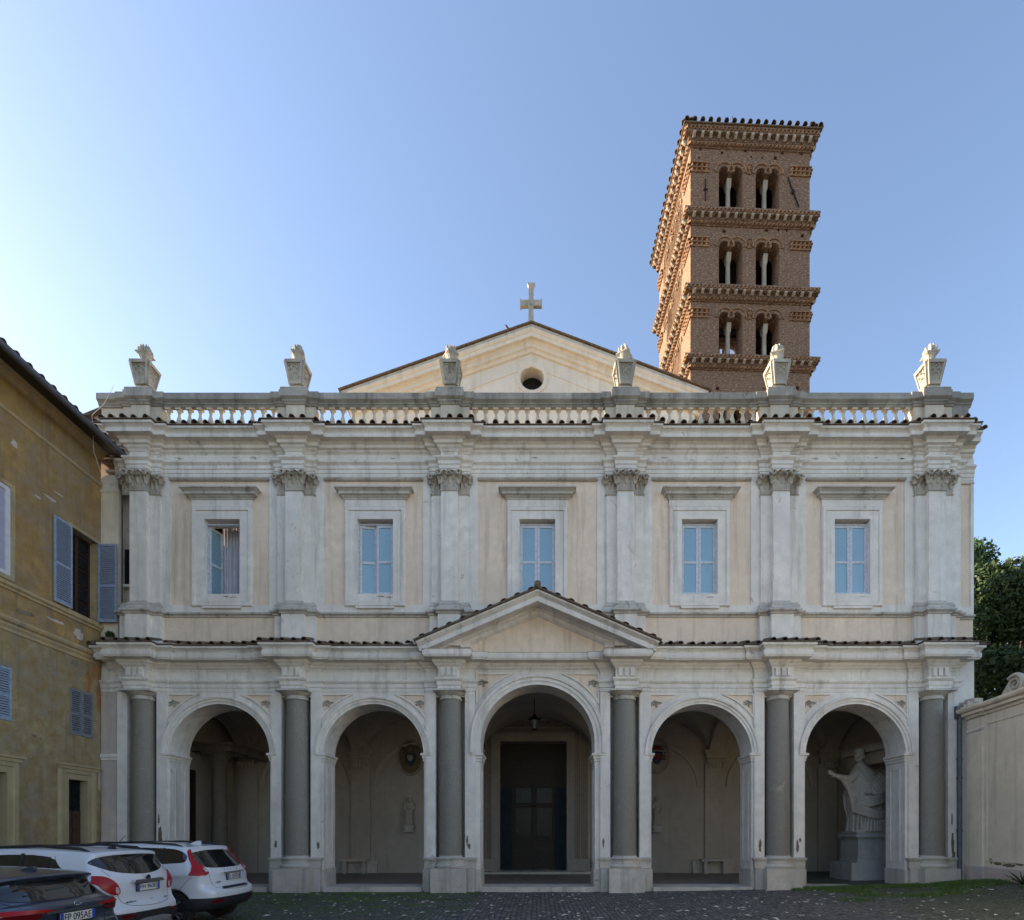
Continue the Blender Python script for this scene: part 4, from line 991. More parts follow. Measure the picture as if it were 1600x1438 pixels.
# downpipe at the right end
b = MB(); b.tube([(13.62, -0.16, 0.05), (13.62, -0.16, 5.85)], 0.075, 12); b.build('downpipe', M['pipe'], church, smooth=True)
b = MB(); b.box(13.50, 13.76, -0.20, 0.02, 5.55, 5.95); b.build('pipe_head', M['pipe'], church)
for z in (1.9, 3.6, 4.2):
    b = MB(); b.tube([(13.62, -0.16, z), (13.62, -0.16, z + 0.07)], 0.092, 12); b.build('pipe_bracket', M['pipe'], church)
# broken masonry above the garden wall
for k in range(9):
    rr = random.Random(40 + k); x = 13.74 + rr.uniform(0, 0.6); b = MB(); b.box(-0.18, 0.18, -0.16, 0.16, -0.06, 0.06); b.build('rubble_stone', M['oldpink'], church, loc=(x, -0.12 + rr.uniform(-.05, .05), 5.72 + 0.1 * (k // 2)), rot=(rr.uniform(-.1, .1), rr.uniform(-.12, .12), rr.uniform(-.3, .3)))
b = MB(); b.box(13.5, 14.25, 0.02, 0.9, 0, 6.09); b.build('end_wall', M['oldpink'], church)
# cable looping down the left corner
b = MB(); b.tube([(-13.55, -0.32, 16.15), (-13.72, -0.52, 15.4), (-13.70, -1.0, 14.7), (-13.68, -0.95, 13.6), (-13.66, -0.3, 12.4), (-13.64, -0.2, 11.5)], 0.007, 5); b.build('cable', M['cord'], church)
b = MB(); b.tube([(-13.60, 0.1, 7.9), (-13.60, 0.1, 13.5)], 0.022, 8); b.build('drainpipe', M['pipe'], church)

# ================================================================ BELL TOWER
tower = thing('bell_tower', 'tall square brick bell tower with paired arched openings and marble colonnettes', 'tower', (7.74, 10.0, 0), R(2.1))
TW = 6.15; TH = 0.85
bays = [2.07, 3.97]; rA, pw = 0.295, 0.05
levels = [(33.24, 35.37), (29.38, 31.6), (25.88, 28.0), (21.6, 23.6)]      # sill, springing
def bif(cx, z0, zs):
    L = [(cx - pw / 2 - 2 * rA, z0), (cx + pw / 2 + 2 * rA, z0)]
    for s, c in ((1, cx + pw / 2 + rA), (-1, cx - pw / 2 - rA)):
        L += [(c + rA * math.cos(math.pi * k / 10), zs + rA * math.sin(math.pi * k / 10)) for k in range(11)]
        if s > 0: L += [(cx + pw / 2, zs - 0.02), (cx - pw / 2, zs - 0.02)]
    return L
rr = random.Random(11)
def face_map(q, inset=0.0):
    def f(a, b_, e):
        e = e - inset
        if q == 0: return (a, -e, b_)
        if q == 1: return (TW + e, a, b_)
        if q == 2: return (TW - a, TW + e, b_)
        return (-e, TW - a, b_)
    return f
for q in range(4):
    holes = [bif(cx, z0, zs) for (z0, zs) in levels for cx in bays]
    for (z0, zs) in levels:
        for k in range(14):
            hx = rr.uniform(0.35, TW - 0.35); hz = zs + rr.choice((0.72, 0.80, 0.88, 0.95) if z0 < 33 else (0.7, 0.85, 1.0, 1.15)); s_ = rr.choice((0.05, 0.07, 0.085))
            if z0 > 33 or k < 6:
                if all(abs(hx - (h[0][0] + h[1][0]) / 2) > 0.3 or abs(hz - h[0][1]) > 0.4 for h in holes if len(h) == 4): holes.append(rect(hx - s_, hx + s_, hz - s_, hz + s_))
    a0, a1 = (0, TW) if q in (0, 2) else (TH, TW - TH)
    if q in (1, 3): a0, a1 = TH, TW - TH
    b = MB(); b.slab(rect(a0, a1, 10, 37.3), holes, -TH, 0, face_map(q)); b.build('tower_wall', M['brick'], tower)
    for (z0, zs) in levels:
        for cx in bays:
            for c in (cx - pw / 2 - rA, cx + pw / 2 + rA):
                for (r0, r1, e, mm, nm) in ((rA - 0.003, 0.44, 0.025, 'brick', 'arch_ring'), (0.44, 0.50, 0.075, 'brickplain', 'hood_mould')):
                    a_end = math.pi
                    path = [(c + r0 * math.cos(a), zs + r0 * math.sin(a)) for a in [math.pi * k / 12 for k in range(13)]]
                    if nm == 'arch_ring': r1 = min(r1, rA + 0.16)
                    b = MB(); b.sweep(path, [(0, -0.02), (0, e), (r1 - r0, e), (r1 - r0, -0.02)], face_map(q)); b.build(nm, M[mm], tower)
            b = MB(); fm = face_map(q)
            cyl = [(0.15, z0), (0.15, z0 + 0.07), (0.125, z0 + 0.1), (0.112, zs - 0.50), (0.13, zs - 0.46), (0.135, zs - 0.42)]
            P0 = Vector(fm(cx, 0, -0.42)); b.lathe([(r_, z_) for r_, z_ in cyl], 12, c=(P0.x, P0.y, 0)); col = b.build('colonnette', M['bracket'], tower, smooth=True)
            b = MB(); S = [(-0.115, 0.12), (0.115, 0.12), (0.115, -0.12), (-0.115, -0.12)]
            lo = [fm(cx + u * 1.0, zs - 0.42, -0.42 + v) for u, v in S]; hi = [fm(cx + u * 1.0, zs - 0.03, -0.42 + v * 1.9) for u, v in S]
            b.add(lo + hi, [(0, 1, 2, 3), (7, 6, 5, 4), (0, 4, 5, 1), (1, 5, 6, 2), (2, 6, 7, 3), (3, 7, 4, 0)]); b.build('impost_block', M['bracket'], tower)
# string bands either side of the arches, cornices
def sawteeth(mb, z, e, h=0.11, size=0.085, step=0.2, spans=None, qs=range(4)):
    for q in qs:
        fm = face_map(q); L = spans or [(-e, TW + e)]
        for (a, d) in L:
            n = max(1, int((d - a) / step))
            for k in range(n):
                cx = a + (d - a) * (k + 0.5) / n
                P = [(cx - size, e - 0.06), (cx, e + 0.04), (cx + size, e - 0.06), (cx, e - 0.16)]
                vs = [fm(u, z, v) for u, v in P] + [fm(u, z + h, v) for u, v in P]
                mb.add(vs, [(0, 1, 2, 3), (7, 6, 5, 4), (0, 4, 5, 1), (1, 5, 6, 2), (2, 6, 7, 3), (3, 7, 4, 0)])
sqp = [(0, 0), (TW, 0), (TW, TW), (0, TW)]
def cornice(zt, hgt, name='cornice', top=False):
    zb = zt - hgt; k = hgt / 0.85
    b = MB()
    b.sweep(sqp, [(-0.1, zb), (0.05, zb), (0.05, zb + 0.06 * k), (0.06, zb + 0.06 * k), (0.06, zb + 0.19 * k), (0.13, zb + 0.19 * k), (0.13, zb + 0.26 * k), (0.15, zb + 0.26 * k),
                  (0.15, zb + 0.52 * k), (0.33, zb + 0.52 * k), (0.33, zb + 0.59 * k), (0.32, zb + 0.59 * k), (0.32, zb + 0.74 * k), (0.37, zb + 0.74 * k), (0.37, zb + 0.80 * k), (0.37, zt), (-0.1, zt + 0.03)], XY, closed=True)
    b.build(name, M['brick'], tower)
    b = MB(); sawteeth(b, zb + 0.065 * k, 0.15, 0.12 * k); sawteeth(b, zb + 0.595 * k, 0.37, 0.14 * k); b.build('dentil_course', M['brickplain'], tower, kind='stuff')
    b = MB()
    for q in range(4):
        fm = face_map(q); n = 15
        for i in range(n):
            cx = -0.1 + (TW + 0.2) * (i + 0.5) / n; z0, z1 = zb + 0.29 * k, zb + 0.515 * k
            vs = [fm(cx - 0.06, z0 + 0.05, 0.12), fm(cx + 0.06, z0 + 0.05, 0.12), fm(cx + 0.06, z0, 0.24), fm(cx - 0.06, z0, 0.24), fm(cx + 0.06, z0 + 0.09, 0.36), fm(cx - 0.06, z0 + 0.09, 0.36),
                  fm(cx - 0.07, z1, 0.12), fm(cx + 0.07, z1, 0.12), fm(cx + 0.07, z1, 0.37), fm(cx - 0.07, z1, 0.37)]
            b.add(vs, [(0, 1, 2, 3), (3, 2, 4, 5), (5, 4, 8, 9), (6, 9, 8, 7), (0, 3, 5, 9, 6), (1, 7, 8, 4, 2), (0, 6, 7, 1)])
    b.build('marble_brackets', M['bracket'], tower, kind='stuff')
cornice(37.32, 0.78, top=True); cornice(33.22, 0.62); cornice(29.36, 0.60); cornice(25.86, 0.55)
for (z0, zs) in levels:
    z = zs + 0.20; spans = [(-0.05, bays[0] - 1.13), (bays[0] + 1.13 - 0.08, bays[1] - 1.13 + 0.08) if False else (bays[0] + 0.86, bays[1] - 0.86), (bays[1] + 1.13, TW + 0.05)]
    z -= 0.25
    for q in range(4):
        fm = face_map(q)
        for (a, d) in spans:
            if d - a < 0.1: continue
            b = MB()
            for (zz, e) in ((z, 0.06), (z + 0.17, 0.10), (z + 0.34, 0.16)): 
                vs = [fm(a, zz, 0), fm(d, zz, 0), fm(d, zz + 0.05, 0), fm(a, zz + 0.05, 0), fm(a, zz, e), fm(d, zz, e), fm(d, zz + 0.05, e), fm(a, zz + 0.05, e)]
                b.add(vs, [(0, 1, 2, 3), (4, 5, 6, 7), (0, 1, 5, 4), (1, 2, 6, 5), (2, 3, 7, 6), (3, 0, 4, 7)])
            b.build('string_band', M['brickplain'], tower)
    b = MB(); sawteeth(b, z + 0.052, 0.06, 0.115, spans=[s for s in spans if s[1] - s[0] > 0.1]); sawteeth(b, z + 0.222, 0.11, 0.115, spans=[s for s in spans if s[1] - s[0] > 0.1]); b.build('dentil_course', M['brickplain'], tower, kind='stuff')
# floors inside, dark beams
for z in (25.4, 32.8, 36.7):
    b = MB(); b.box(TH, TW - TH, TH, TW - TH, z - 0.2, z); b.build('tower_floor', M['dark_wood'], tower)
b = MB(); b.box(TH, TW - TH, 2.9, 3.2, 28.0, 28.2); b.box(TH, TW - TH, 3.0, 3.2, 29.9, 30.1); b.build('bell_beam', M['dark_wood'], tower)
# roof
b = MB(); e = 0.44; za = 37.36
b.add([(-e, -e, za), (TW + e, -e, za), (TW + e, TW + e, za), (-e, TW + e, za), (TW / 2, TW / 2, za + 1.3), (-e, -e, za - 0.06), (TW + e, -e, za - 0.06), (TW + e, TW + e, za - 0.06), (-e, TW + e, za - 0.06)],
      [(0, 1, 4), (1, 2, 4), (2, 3, 4), (3, 0, 4), (8, 7, 6, 5), (0, 5, 6, 1), (1, 6, 7, 2), (2, 7, 8, 3), (3, 8, 5, 0)]); b.build('tower_roof', M['tile'], tower)
tt = half_tile(0.12, 0.10, 0.7).mesh(M['tile'], True, 50)
for q in range(4):
    for k in range(18):
        a = -e + 0.12 + (TW + 2 * e - 0.24) * k / 17; fm = face_map(q); p = Vector(fm(a, za + 0.02, e + 0.06 - (0.0)))
        o = link('roof_tile', tt, tower, p, (R(19), 0, (0, math.pi / 2, math.pi, -math.pi / 2)[q]))
b = MB(); b.tube([(2.25, 0.2, 37.5), (2.25, 0.2, 38.5)], 0.02, 5); b.tube([(2.15, 0.2, 37.5), (2.15, 0.2, 38.15), (2.35, 0.2, 38.15), (2.35, 0.2, 37.5)], 0.015, 5); b.build('aerial', M['iron'], tower)
b = MB(); b.tube([(5.0, -0.05, 35.2), (5.55, -0.06, 33.75)], 0.035, 6); b.lathe([(0.1, 0), (0.1, 0.05)], 8, M=Matrix.Translation((5.27, -0.02, 34.5)) @ Matrix.Rotation(R(90), 4, 'X')); b.build('tie_bar', M['iron'], tower)
b = MB(); b.box(0.74, 0.78, -0.05, 0, 33.9, 35.0); b.box(0.66, 0.86, -0.05, -0.001, 34.42, 34.47); b.build('wall_anchor', M['iron'], tower)

# patches where the plaster has come off
def loss(x, z, w_, h_, y, seed, m='oldpink', parent=church, T=None):
    rr = random.Random(seed); n = 16; P = []
    for k in range(n):
        a = 2 * math.pi * k / n; q = rr.uniform(0.55, 1.1); P.append((x + w_ * q * math.cos(a), z + h_ * q * math.sin(a)))
    b = MB(); b.slab(P, [], -0.004, 0.007, T or XZat(y)); b.build('plaster_loss', M[m], parent)
M['bare'] = plaster('bare_masonry', (0.26, 0.21, 0.15), stain=(0.07, 0.06, 0.045), amount=0.9, var=0.5, damage=0.6, grit=0.02)
for k, (c, dx, z, w_, h_) in enumerate(((-12.83, 0.60, 1.75, 0.07, 0.38), (-12.83, 0.66, 1.35, 0.09, 0.25), (-12.83, 0.55, 2.3, 0.03, 0.2), (-7.83, -0.66, 1.5, 0.05, 0.14), (-7.83, 0.72, 1.45, 0.05, 0.13), (-2.83, 0.55, 1.6, 0.035, 0.22), (-2.83, 0.62, 1.42, 0.05, 0.12),
      (2.83, -0.70, 1.5, 0.04, 0.2), (7.83, -0.62, 1.45, 0.05, 0.24), (7.83, 0.60, 1.42, 0.05, 0.24), (7.83, 0.68, 1.62, 0.04, 0.1), (12.83, 0.62, 1.5, 0.07, 0.35), (12.83, 0.66, 1.1, 0.06, 0.2), (12.83, 0.60, 2.3, 0.03, 0.25))):
    loss(c + dx, z, w_, h_, -0.075, 60 + k, 'bare')
rr = random.Random(77)
for k in range(26):
    i = rr.randrange(5); x = rr.uniform(CS[i] + 0.9, CS[i + 1] - 0.9); loss(x, rr.choice((13.97, 14.02, 14.05)), rr.uniform(0.03, 0.14), rr.uniform(0.012, 0.035), -0.03, 90 + k, 'capital')
for k in range(12):
    loss(WX[k % 5] + rr.uniform(-0.45, 0.45), rr.choice((9.52, 9.5, 9.3)), rr.uniform(0.05, 0.15), rr.uniform(0.01, 0.025), -0.075, 130 + k, 'capital')

M['orange'] = plaster('bare_orange_plaster', (0.42, 0.21, 0.09), stain=(0.14, 0.09, 0.06), amount=0.8, var=0.4, damage=0.4)
# ================================================================ OCHRE HOUSE (left)
house = thing('ochre_house', 'weathered ochre house with blue shutters on the left side of the courtyard', 'house', (-14.2, 0, 0))
# plan: the facade runs along y, local x = outwards from the wall
HW = lambda a, b_, e: (e, a, b_)         # a = y, b_ = z
Y0, Y1 = -23.0, -0.02
ops = [(-1.18, -0.13, 8.64, 11.20, 'shut'), (-4.9, -3.1, 8.75, 11.15, 'white'), (-1.21, -0.33, 4.86, 6.29, 'closed'), (-4.0, -3.07, 4.86, 6.31, 'closed2')]
doors = [(-1.31, -0.60, 3.49), (-4.35, -3.24, 3.47)]
more = [(y, y + 1.05, 8.64, 11.2, 'closed3') for y in (-9, -13.5, -18)] + [(y, y + 0.9, 4.86, 6.3, 'closed3') for y in (-9, -13.5, -18)]
outl = [(Y0, -0.3)] + [p for (a, d, z) in sorted(doors) for p in ((a, -0.3), (a, z), (d, z), (d, -0.3))] + [(Y1, -0.3), (Y1, 14.5), (Y0, 14.5)]
b = MB(); b.slab(outl, [rect(a, d, z0, z1) for (a, d, z0, z1, k) in ops + more], -0.5, 0, HW); b.build('front_wall', M['ochre'], house)
b = MB(); b.box(-11, -0.9, Y0, Y1 - 0.05, -0.3, 14.4); b.build('house_core', M['void'], house)
b = MB(); b.box(-11, -0.5, Y1 - 0.5, Y1 + 0.3, -0.3, 14.4); b.build('end_wall', M['ochre'], house)
b = MB(); b.box(-11, -0.5, Y0, Y0 + 0.5, -0.3, 14.4); b.build('end_wall', M['ochre'], house)
def hmould(y0, y1, prof, name, m='ochre_trim'):
    # path runs towards +y ; outward is +x (right-hand side)
    b = MB(); b.sweep([(0, y0), (0, y1)], prof, XY); b.build(name, M[m], house)
hmould(Y0, Y1, [(-0.02, 8.36), (0.04, 8.38), (0.05, 8.44), (0.10, 8.48), (0.10, 8.56), (-0.02, 8.60)], 'sill_course')
hmould(Y0, Y1, [(-0.02, 7.24), (0.03, 7.26), (0.04, 7.34), (0.08, 7.40), (0.08, 7.46), (0.14, 7.50), (0.17, 7.56), (0.17, 7.62), (-0.02, 7.68)], 'string_course')
hmould(Y0, Y1, [(-0.02, 13.10), (0.03, 13.12), (0.05, 13.18), (0.02, 13.22), (-0.02, 13.23)], 'fillet')
hmould(Y0, Y1, [(-0.02, 13.95), (0.06, 13.97), (0.10, 14.06), (0.16, 14.12), (0.30, 14.16), (0.30, 14.22), (-0.02, 14.24)], 'eaves_moulding')
hmould(Y0, Y1, [(-0.02, 14.24), (0.76, 14.02), (0.80, 14.06), (0.80, 14.10), (-0.02, 14.40)], 'eaves_soffit', 'dark_wood')
b = MB(); b.tube([(0.86, Y0, 14.02), (0.86, Y1 + 0.02, 14.02)], 0.085, 12); b.build('gutter', M['pipe'], house, smooth=True)
b = MB(); b.add([(0.92, Y0, 14.10), (0.92, Y1, 14.10), (-5.5, Y1, 16.2), (-5.5, Y0, 16.2), (-11.5, Y0, 14.2), (-11.5, Y1, 14.2), (0.92, Y0, 14.06), (0.92, Y1, 14.06), (-5.5, Y1, 14.1), (-5.5, Y0, 14.1)],
      [(0, 1, 2, 3), (3, 2, 5, 4), (0, 6, 7, 1), (1, 7, 8, 2), (0, 3, 9, 6), (2, 8, 5), (3, 4, 9)]); b.build('house_roof', M['tile'], house)
for k in range(26):
    y = -0.3 - 0.36 * k; link('roof_tile', tile_me, house, (0.93, y, 14.045), (R(14), 0, R(90)))
def louvre(y0, y1, z0, z1, m, parent, name='shutter', T=None):
    """shutter leaf with separate slats, built flat in (u, z) with thickness e"""
    T = T or (lambda a, b_, e: (e, a, b_)); b = MB(); f = 0.055
    def bx(a0, a1, c0, c1, e0, e1):
        vs = [T(a, c, e) for (a, c, e) in ((a0, c0, e0), (a1, c0, e0), (a1, c1, e0), (a0, c1, e0), (a0, c0, e1), (a1, c0, e1), (a1, c1, e1), (a0, c1, e1))]
        return vs, [(3, 2, 1, 0), (4, 5, 6, 7), (0, 1, 5, 4), (1, 2, 6, 5), (2, 3, 7, 6), (3, 0, 4, 7)]
    zm = z0 + (z1 - z0) * 0.46
    for a in ((y0, y0 + f, z0, z1), (y1 - f, y1, z0, z1)): b.add(*bx(*a, 0, 0.045))
    for a in ((y0 + f, y1 - f, z0, z0 + 0.09), (y0 + f, y1 - f, z1 - 0.07, z1), (y0 + f, y1 - f, zm - 0.035, zm + 0.035)): b.add(*bx(*a, 0.002, 0.043))
    o = b.build(name, m, parent)
    for (c0, c1) in ((z0 + 0.09, zm - 0.035), (zm + 0.035, z1 - 0.07)):
        n = int((c1 - c0) / 0.062)
        for k in range(n):
            z = c0 + (c1 - c0) * (k + 0.5) / n; a0, a1 = y0 + f, y1 - f; s = MB()
            vs = [T(a0, z - 0.028, 0.04), T(a1, z - 0.028, 0.04), T(a1, z + 0.02, 0.004), T(a0, z + 0.02, 0.004), T(a0, z - 0.017, 0.044), T(a1, z - 0.017, 0.044), T(a1, z + 0.031, 0.008), T(a0, z + 0.031, 0.008)]
            s.add(vs, [(3, 2, 1, 0), (4, 5, 6, 7), (0, 1, 5, 4), (1, 2, 6, 5), (2, 3, 7, 6), (3, 0, 4, 7)]); s.build('slat', m, o)
    return o
# tall window with opened shutters
a, d, z0, z1 = ops[0][:4]
b = MB()
for (u0, u1, v0, v1) in ((a, a + 0.05, z0, z1), (d - 0.05, d, z0, z1), (a + 0.05, d - 0.05, z1 - 0.05, z1), (a + 0.05, d - 0.05, z0, z0 + 0.05), ((a + d) / 2 - 0.05, (a + d) / 2 + 0.05, z0 + 0.05, z1 - 0.05)): b.box(-0.32, -0.26, u0, u1, v0, v1)
for k in range(1, 5): b.box(-0.31, -0.27, a + 0.05, d - 0.05, z0 + (z1 - z0) * k / 5 - 0.015, z0 + (z1 - z0) * k / 5 + 0.015)
wf = b.build('window', M['door_brown'], house)
for s in range(2):
    for k in range(5):
        u0, u1 = (a + 0.06, (a + d) / 2 - 0.06) if s == 0 else ((a + d) / 2 + 0.06, d - 0.06)
        b = MB(); b.box(-0.30, -0.29, u0, u1, z0 + (z1 - z0) * k / 5 + 0.06, z0 + (z1 - z0) * (k + 1) / 5 - 0.02); b.build('pane', M['glassdark'], wf)
b = MB(); b.sweep([(a, z0), (d, z0), (d, z1), (a, z1)], [(-0.004, -0.3), (-0.004, 0.015), (0.09, 0.015), (0.10, -0.0)], HW, closed=True); b.build('window_surround', M['ochre_trim'], house)
louvre(-1.82, -1.2, z0 + 0.02, z1 - 0.02, M['shutter'], house, T=lambda a_, b_, e: (e + 0.03, a_, b_))
louvre(0.02, 0.62, z0 + 0.02, z1 - 0.02, M['shutter'], house, T=lambda a_, b_, e: (a_, -0.13 - e, b_))
# pale framed window at the left edge of the view
a, d, z0, z1 = ops[1][:4]
b = MB(); b.sweep(rect(a, d, z0, z1), [(-0.004, -0.2), (-0.004, 0.03), (0.10, 0.03), (0.12, 0.0)], HW, closed=True); b.build('window_surround', M['ochre_trim'], house)
b = MB()
for (u0, u1, v0, v1) in ((a, a + 0.14, z0, z1), (d - 0.14, d, z0, z1), (a + 0.14, d - 0.14, z1 - 0.12, z1), (a + 0.14, d - 0.14, z0, z0 + 0.12), (-4.06, -3.94, z0 + 0.12, z1 - 0.12)): b.box(-0.06, 0.0, u0, u1, v0, v1)
wf = b.build('window', simple('white_window_paint', (0.55, 0.55, 0.58), 0.55, var=0.12), house)
for (u0, u1) in ((a + 0.14, -4.06), (-3.94, d - 0.14)):
    b = MB(); b.box(-0.04, -0.03, u0, u1, z0 + 0.12, z1 - 0.12); b.build('pane', simple('pale_blind', (0.33, 0.32, 0.42), 0.35, spec=0.6, var=0.1), wf)
# small shuttered windows
for (a, d, z0, z1, k) in ops[2:] + more:
    if k == 'closed3':
        b = MB(); b.box(-0.1, -0.05, a, d, z0, z1); b.build('shutter', M['shutter2'], house); continue
    m_ = M['shutter2'] if k == 'closed' else M['shutter']
    mid = (a + d) / 2
    louvre(a + 0.01, mid - 0.004, z0 + 0.01, z1 - 0.01, m_, house, T=lambda a_, b_, e: (e - 0.035, a_, b_))
    louvre(mid + 0.004, d - 0.01, z0 + 0.01, z1 - 0.01, m_, house, T=lambda a_, b_, e: (e - 0.035, a_, b_))
    b = MB(); b.box(-0.3, -0.09, a, d, z0, z1); b.build('shutter_backing', M['void'], house)
# doors with stone surrounds
for i, (a, d, z) in enumerate(doors):
    b = MB(); b.sweep([(d, -0.1), (d, z), (a, z), (a, -0.1)][::1], [(-0.004, -0.2), (-0.004, 0.05), (0.16, 0.05), (0.18, 0.08), (0.30, 0.08), (0.34, 0.02), (0.34, -0.02)], lambda u, v, e: (e, u, v)); 
    ds = b.build('door_surround', M['olive_stone'], house)
    b = MB(); b.box(-0.05, 0.11, a - 0.36, d + 0.36 if i else d + 0.40, z + 0.30, z + 0.40); b.box(-0.05, 0.15, a - 0.40, min(d + 0.44, -0.02), z + 0.401, z + 0.46); b.build('door_cornice', M['olive_stone'], house)
    b = MB(); b.box(-0.24, -0.18, a, d, -0.1, z - 0.95); m_ = (a + d) / 2
    dr = b.build('door', M['door_brown'], house)
    for (u0, u1) in ((a + 0.06, m_ - 0.03), (m_ + 0.03, d - 0.06)):
        for (v0, v1) in ((0.25, 1.1), (1.2, z - 1.05)):
            q = MB(); q.box(-0.18, -0.165, u0, u1, v0, v1); q.build('door_panel', M['door_brown'], dr)
    b = MB(); b.box(-0.24, -0.20, a, d, z - 0.95, z); b.build('fanlight', M['glassdark'], house)
    b = MB()
    for k in range(6): b.box(-0.19, -0.175, a + (d - a) * (k + 0.5) / 6 - 0.008, a + (d - a) * (k + 0.5) / 6 + 0.008, z - 0.95, z)
    for k in range(5): b.box(-0.192, -0.173, a, d, z - 0.95 + 0.19 * k - 0.0, z - 0.95 + 0.19 * k + 0.018)
    b.build('fanlight_grille', M['iron'], house)

# ================================================================ GARDEN WALL (right)
gw = thing('garden_wall', 'cream plastered garden wall with moulded coping on the right side', 'wall', (13.75, -0.25, 0), math.atan(0.1435) * -1 + 0.0)
# local: the wall runs along -y, its face towards -x
GM = lambda a, b_, e: (-e, a, b_)
L0, L1 = -30.0, 0.0
b = MB(); b.box(0.0, 0.45, L0, L1, -0.3, 5.75); b.build('wall_body', M['gwall'], gw)
for y in [-0.55 - 4.6 * k for k in range(7)]:
    b = MB(); b.box(-0.06, 0.0, y - 0.34, y + 0.34, 0.0, 5.42); b.build('pier', M['gwall'], gw)
    b = MB(); b.sweep([(0.0, y + 0.34), (-0.06, y + 0.34), (-0.06, y - 0.34), (0.0, y - 0.34)], [(0, 5.0), (0.025, 5.02), (0.03, 5.08), (0, 5.1)], XY); b.build('pier_band', M['trim'], gw)
path = []
for y in [-0.55 - 4.6 * k for k in range(7)]:
    path += [(0.0, y + 0.36), (-0.06, y + 0.36), (-0.06, y - 0.36), (0.0, y - 0.36)]
path = [(0.0, L1)] + path + [(0.0, L0)]
path = [(p[0], min(p[1], L1)) for p in path]
b = MB(); b.sweep(path, [(-0.5, 5.45), (0.03, 5.45), (0.05, 5.52), (0.12, 5.56), (0.12, 5.64), (0.19, 5.68), (0.22, 5.74), (0.22, 5.80), (-0.5, 5.90)], XY); b.build('coping', M['gwall'], gw)
b = MB(); b.sweep(path, [(-0.1, -0.3), (0.05, -0.3), (0.05, 0.82), (0.02, 0.86), (-0.1, 0.86)], XY); b.build('wall_base', M['oldpink'], gw)
for k in range(6):
    y1_ = -0.55 - 4.6 * k - 0.45; y0_ = y1_ - 3.7
    b = MB(); b.sweep([(y1_, 1.0), (y1_, 5.18), (y0_, 5.18), (y0_, 1.0)][::-1], [(0, -0.0), (0, 0.02), (0.04, 0.02), (0.04, 0)], GM, closed=True); b.build('panel_frame', M['gwall'], gw)
# scroll ornament on top of the coping
sc = thing('stone_scroll', 'carved stone scroll lying on top of the garden wall', 'scroll', (13.5, -2.25, 5.74), math.atan(0.1435) * -1); sc.scale = (1, 0.85, 0.72)
b = MB(); pts = []
for q in range(40):
    a = q / 39 * 4.4 * math.pi; r_ = 0.40 * (1 - q / 46); pts.append((0.0, -0.2 + r_ * math.cos(a + 0.8), 0.42 + r_ * math.sin(a + 0.8)))
b.tube(pts, [0.085 * (1 - 0.5 * q / 39) for q in range(40)], 8)
b.build('scroll_volute', M['capital'], sc, smooth=True)
b = MB(); b.slab([(-1.4, 0.0), (0.95, 0.0), (0.62, 0.14), (0.3, 0.5), (0.12, 0.72), (-0.2, 0.84), (-0.5, 0.74), (-0.7, 0.5), (-1.0, 0.6), (-1.4, 0.62)], [], -0.25, -0.02, GM); b.build('scroll_body', M['capital'], sc)

# ================================================================ VEGETATION
def leaf_cloud(n, centers, size, seed, thresh=None, flat=0.5):
    """many small leaf quads scattered on the shells of many lobes"""
    rs = np.random.RandomState(seed); C = np.array([c[:3] for c in centers]); Rr = np.array([c[3] for c in centers])
    pr = Rr ** 2 / (Rr ** 2).sum(); idx = rs.choice(len(C), n, p=pr)
    d = rs.normal(size=(n, 3)); d /= np.linalg.norm(d, axis=1)[:, None]
    rad = Rr[idx] * (rs.uniform(0.35, 1.0, n) ** 0.5); P = C[idx] + d * rad[:, None] * np.array([1, 1, 0.8])
    a = rs.normal(size=(n, 3)) + d * 0.6; a /= np.linalg.norm(a, axis=1)[:, None]
    u = np.cross(a, rs.normal(size=(n, 3))); u /= np.linalg.norm(u, axis=1)[:, None]; v = np.cross(a, u)
    s = size * rs.uniform(0.6, 1.35, n)[:, None]
    V = np.stack([P - u * s * 0.5, P + v * s * flat * 0.5, P + u * s * 0.5, P - v * s * flat * 0.5], 1).reshape(-1, 3)
    me = bpy.data.meshes.new('mesh'); me.vertices.add(4 * n); me.vertices.foreach_set('co', V.ravel())
    me.loops.add(4 * n); me.loops.foreach_set('vertex_index', np.arange(4 * n, dtype=np.int32))
    me.polygons.add(n); me.polygons.foreach_set('loop_start', np.arange(0, 4 * n, 4, dtype=np.int32))
    try: me.polygons.foreach_set('loop_total', np.full(n, 4, dtype=np.int32))
    except Exception: pass
    me.update(calc_edges=True); return me
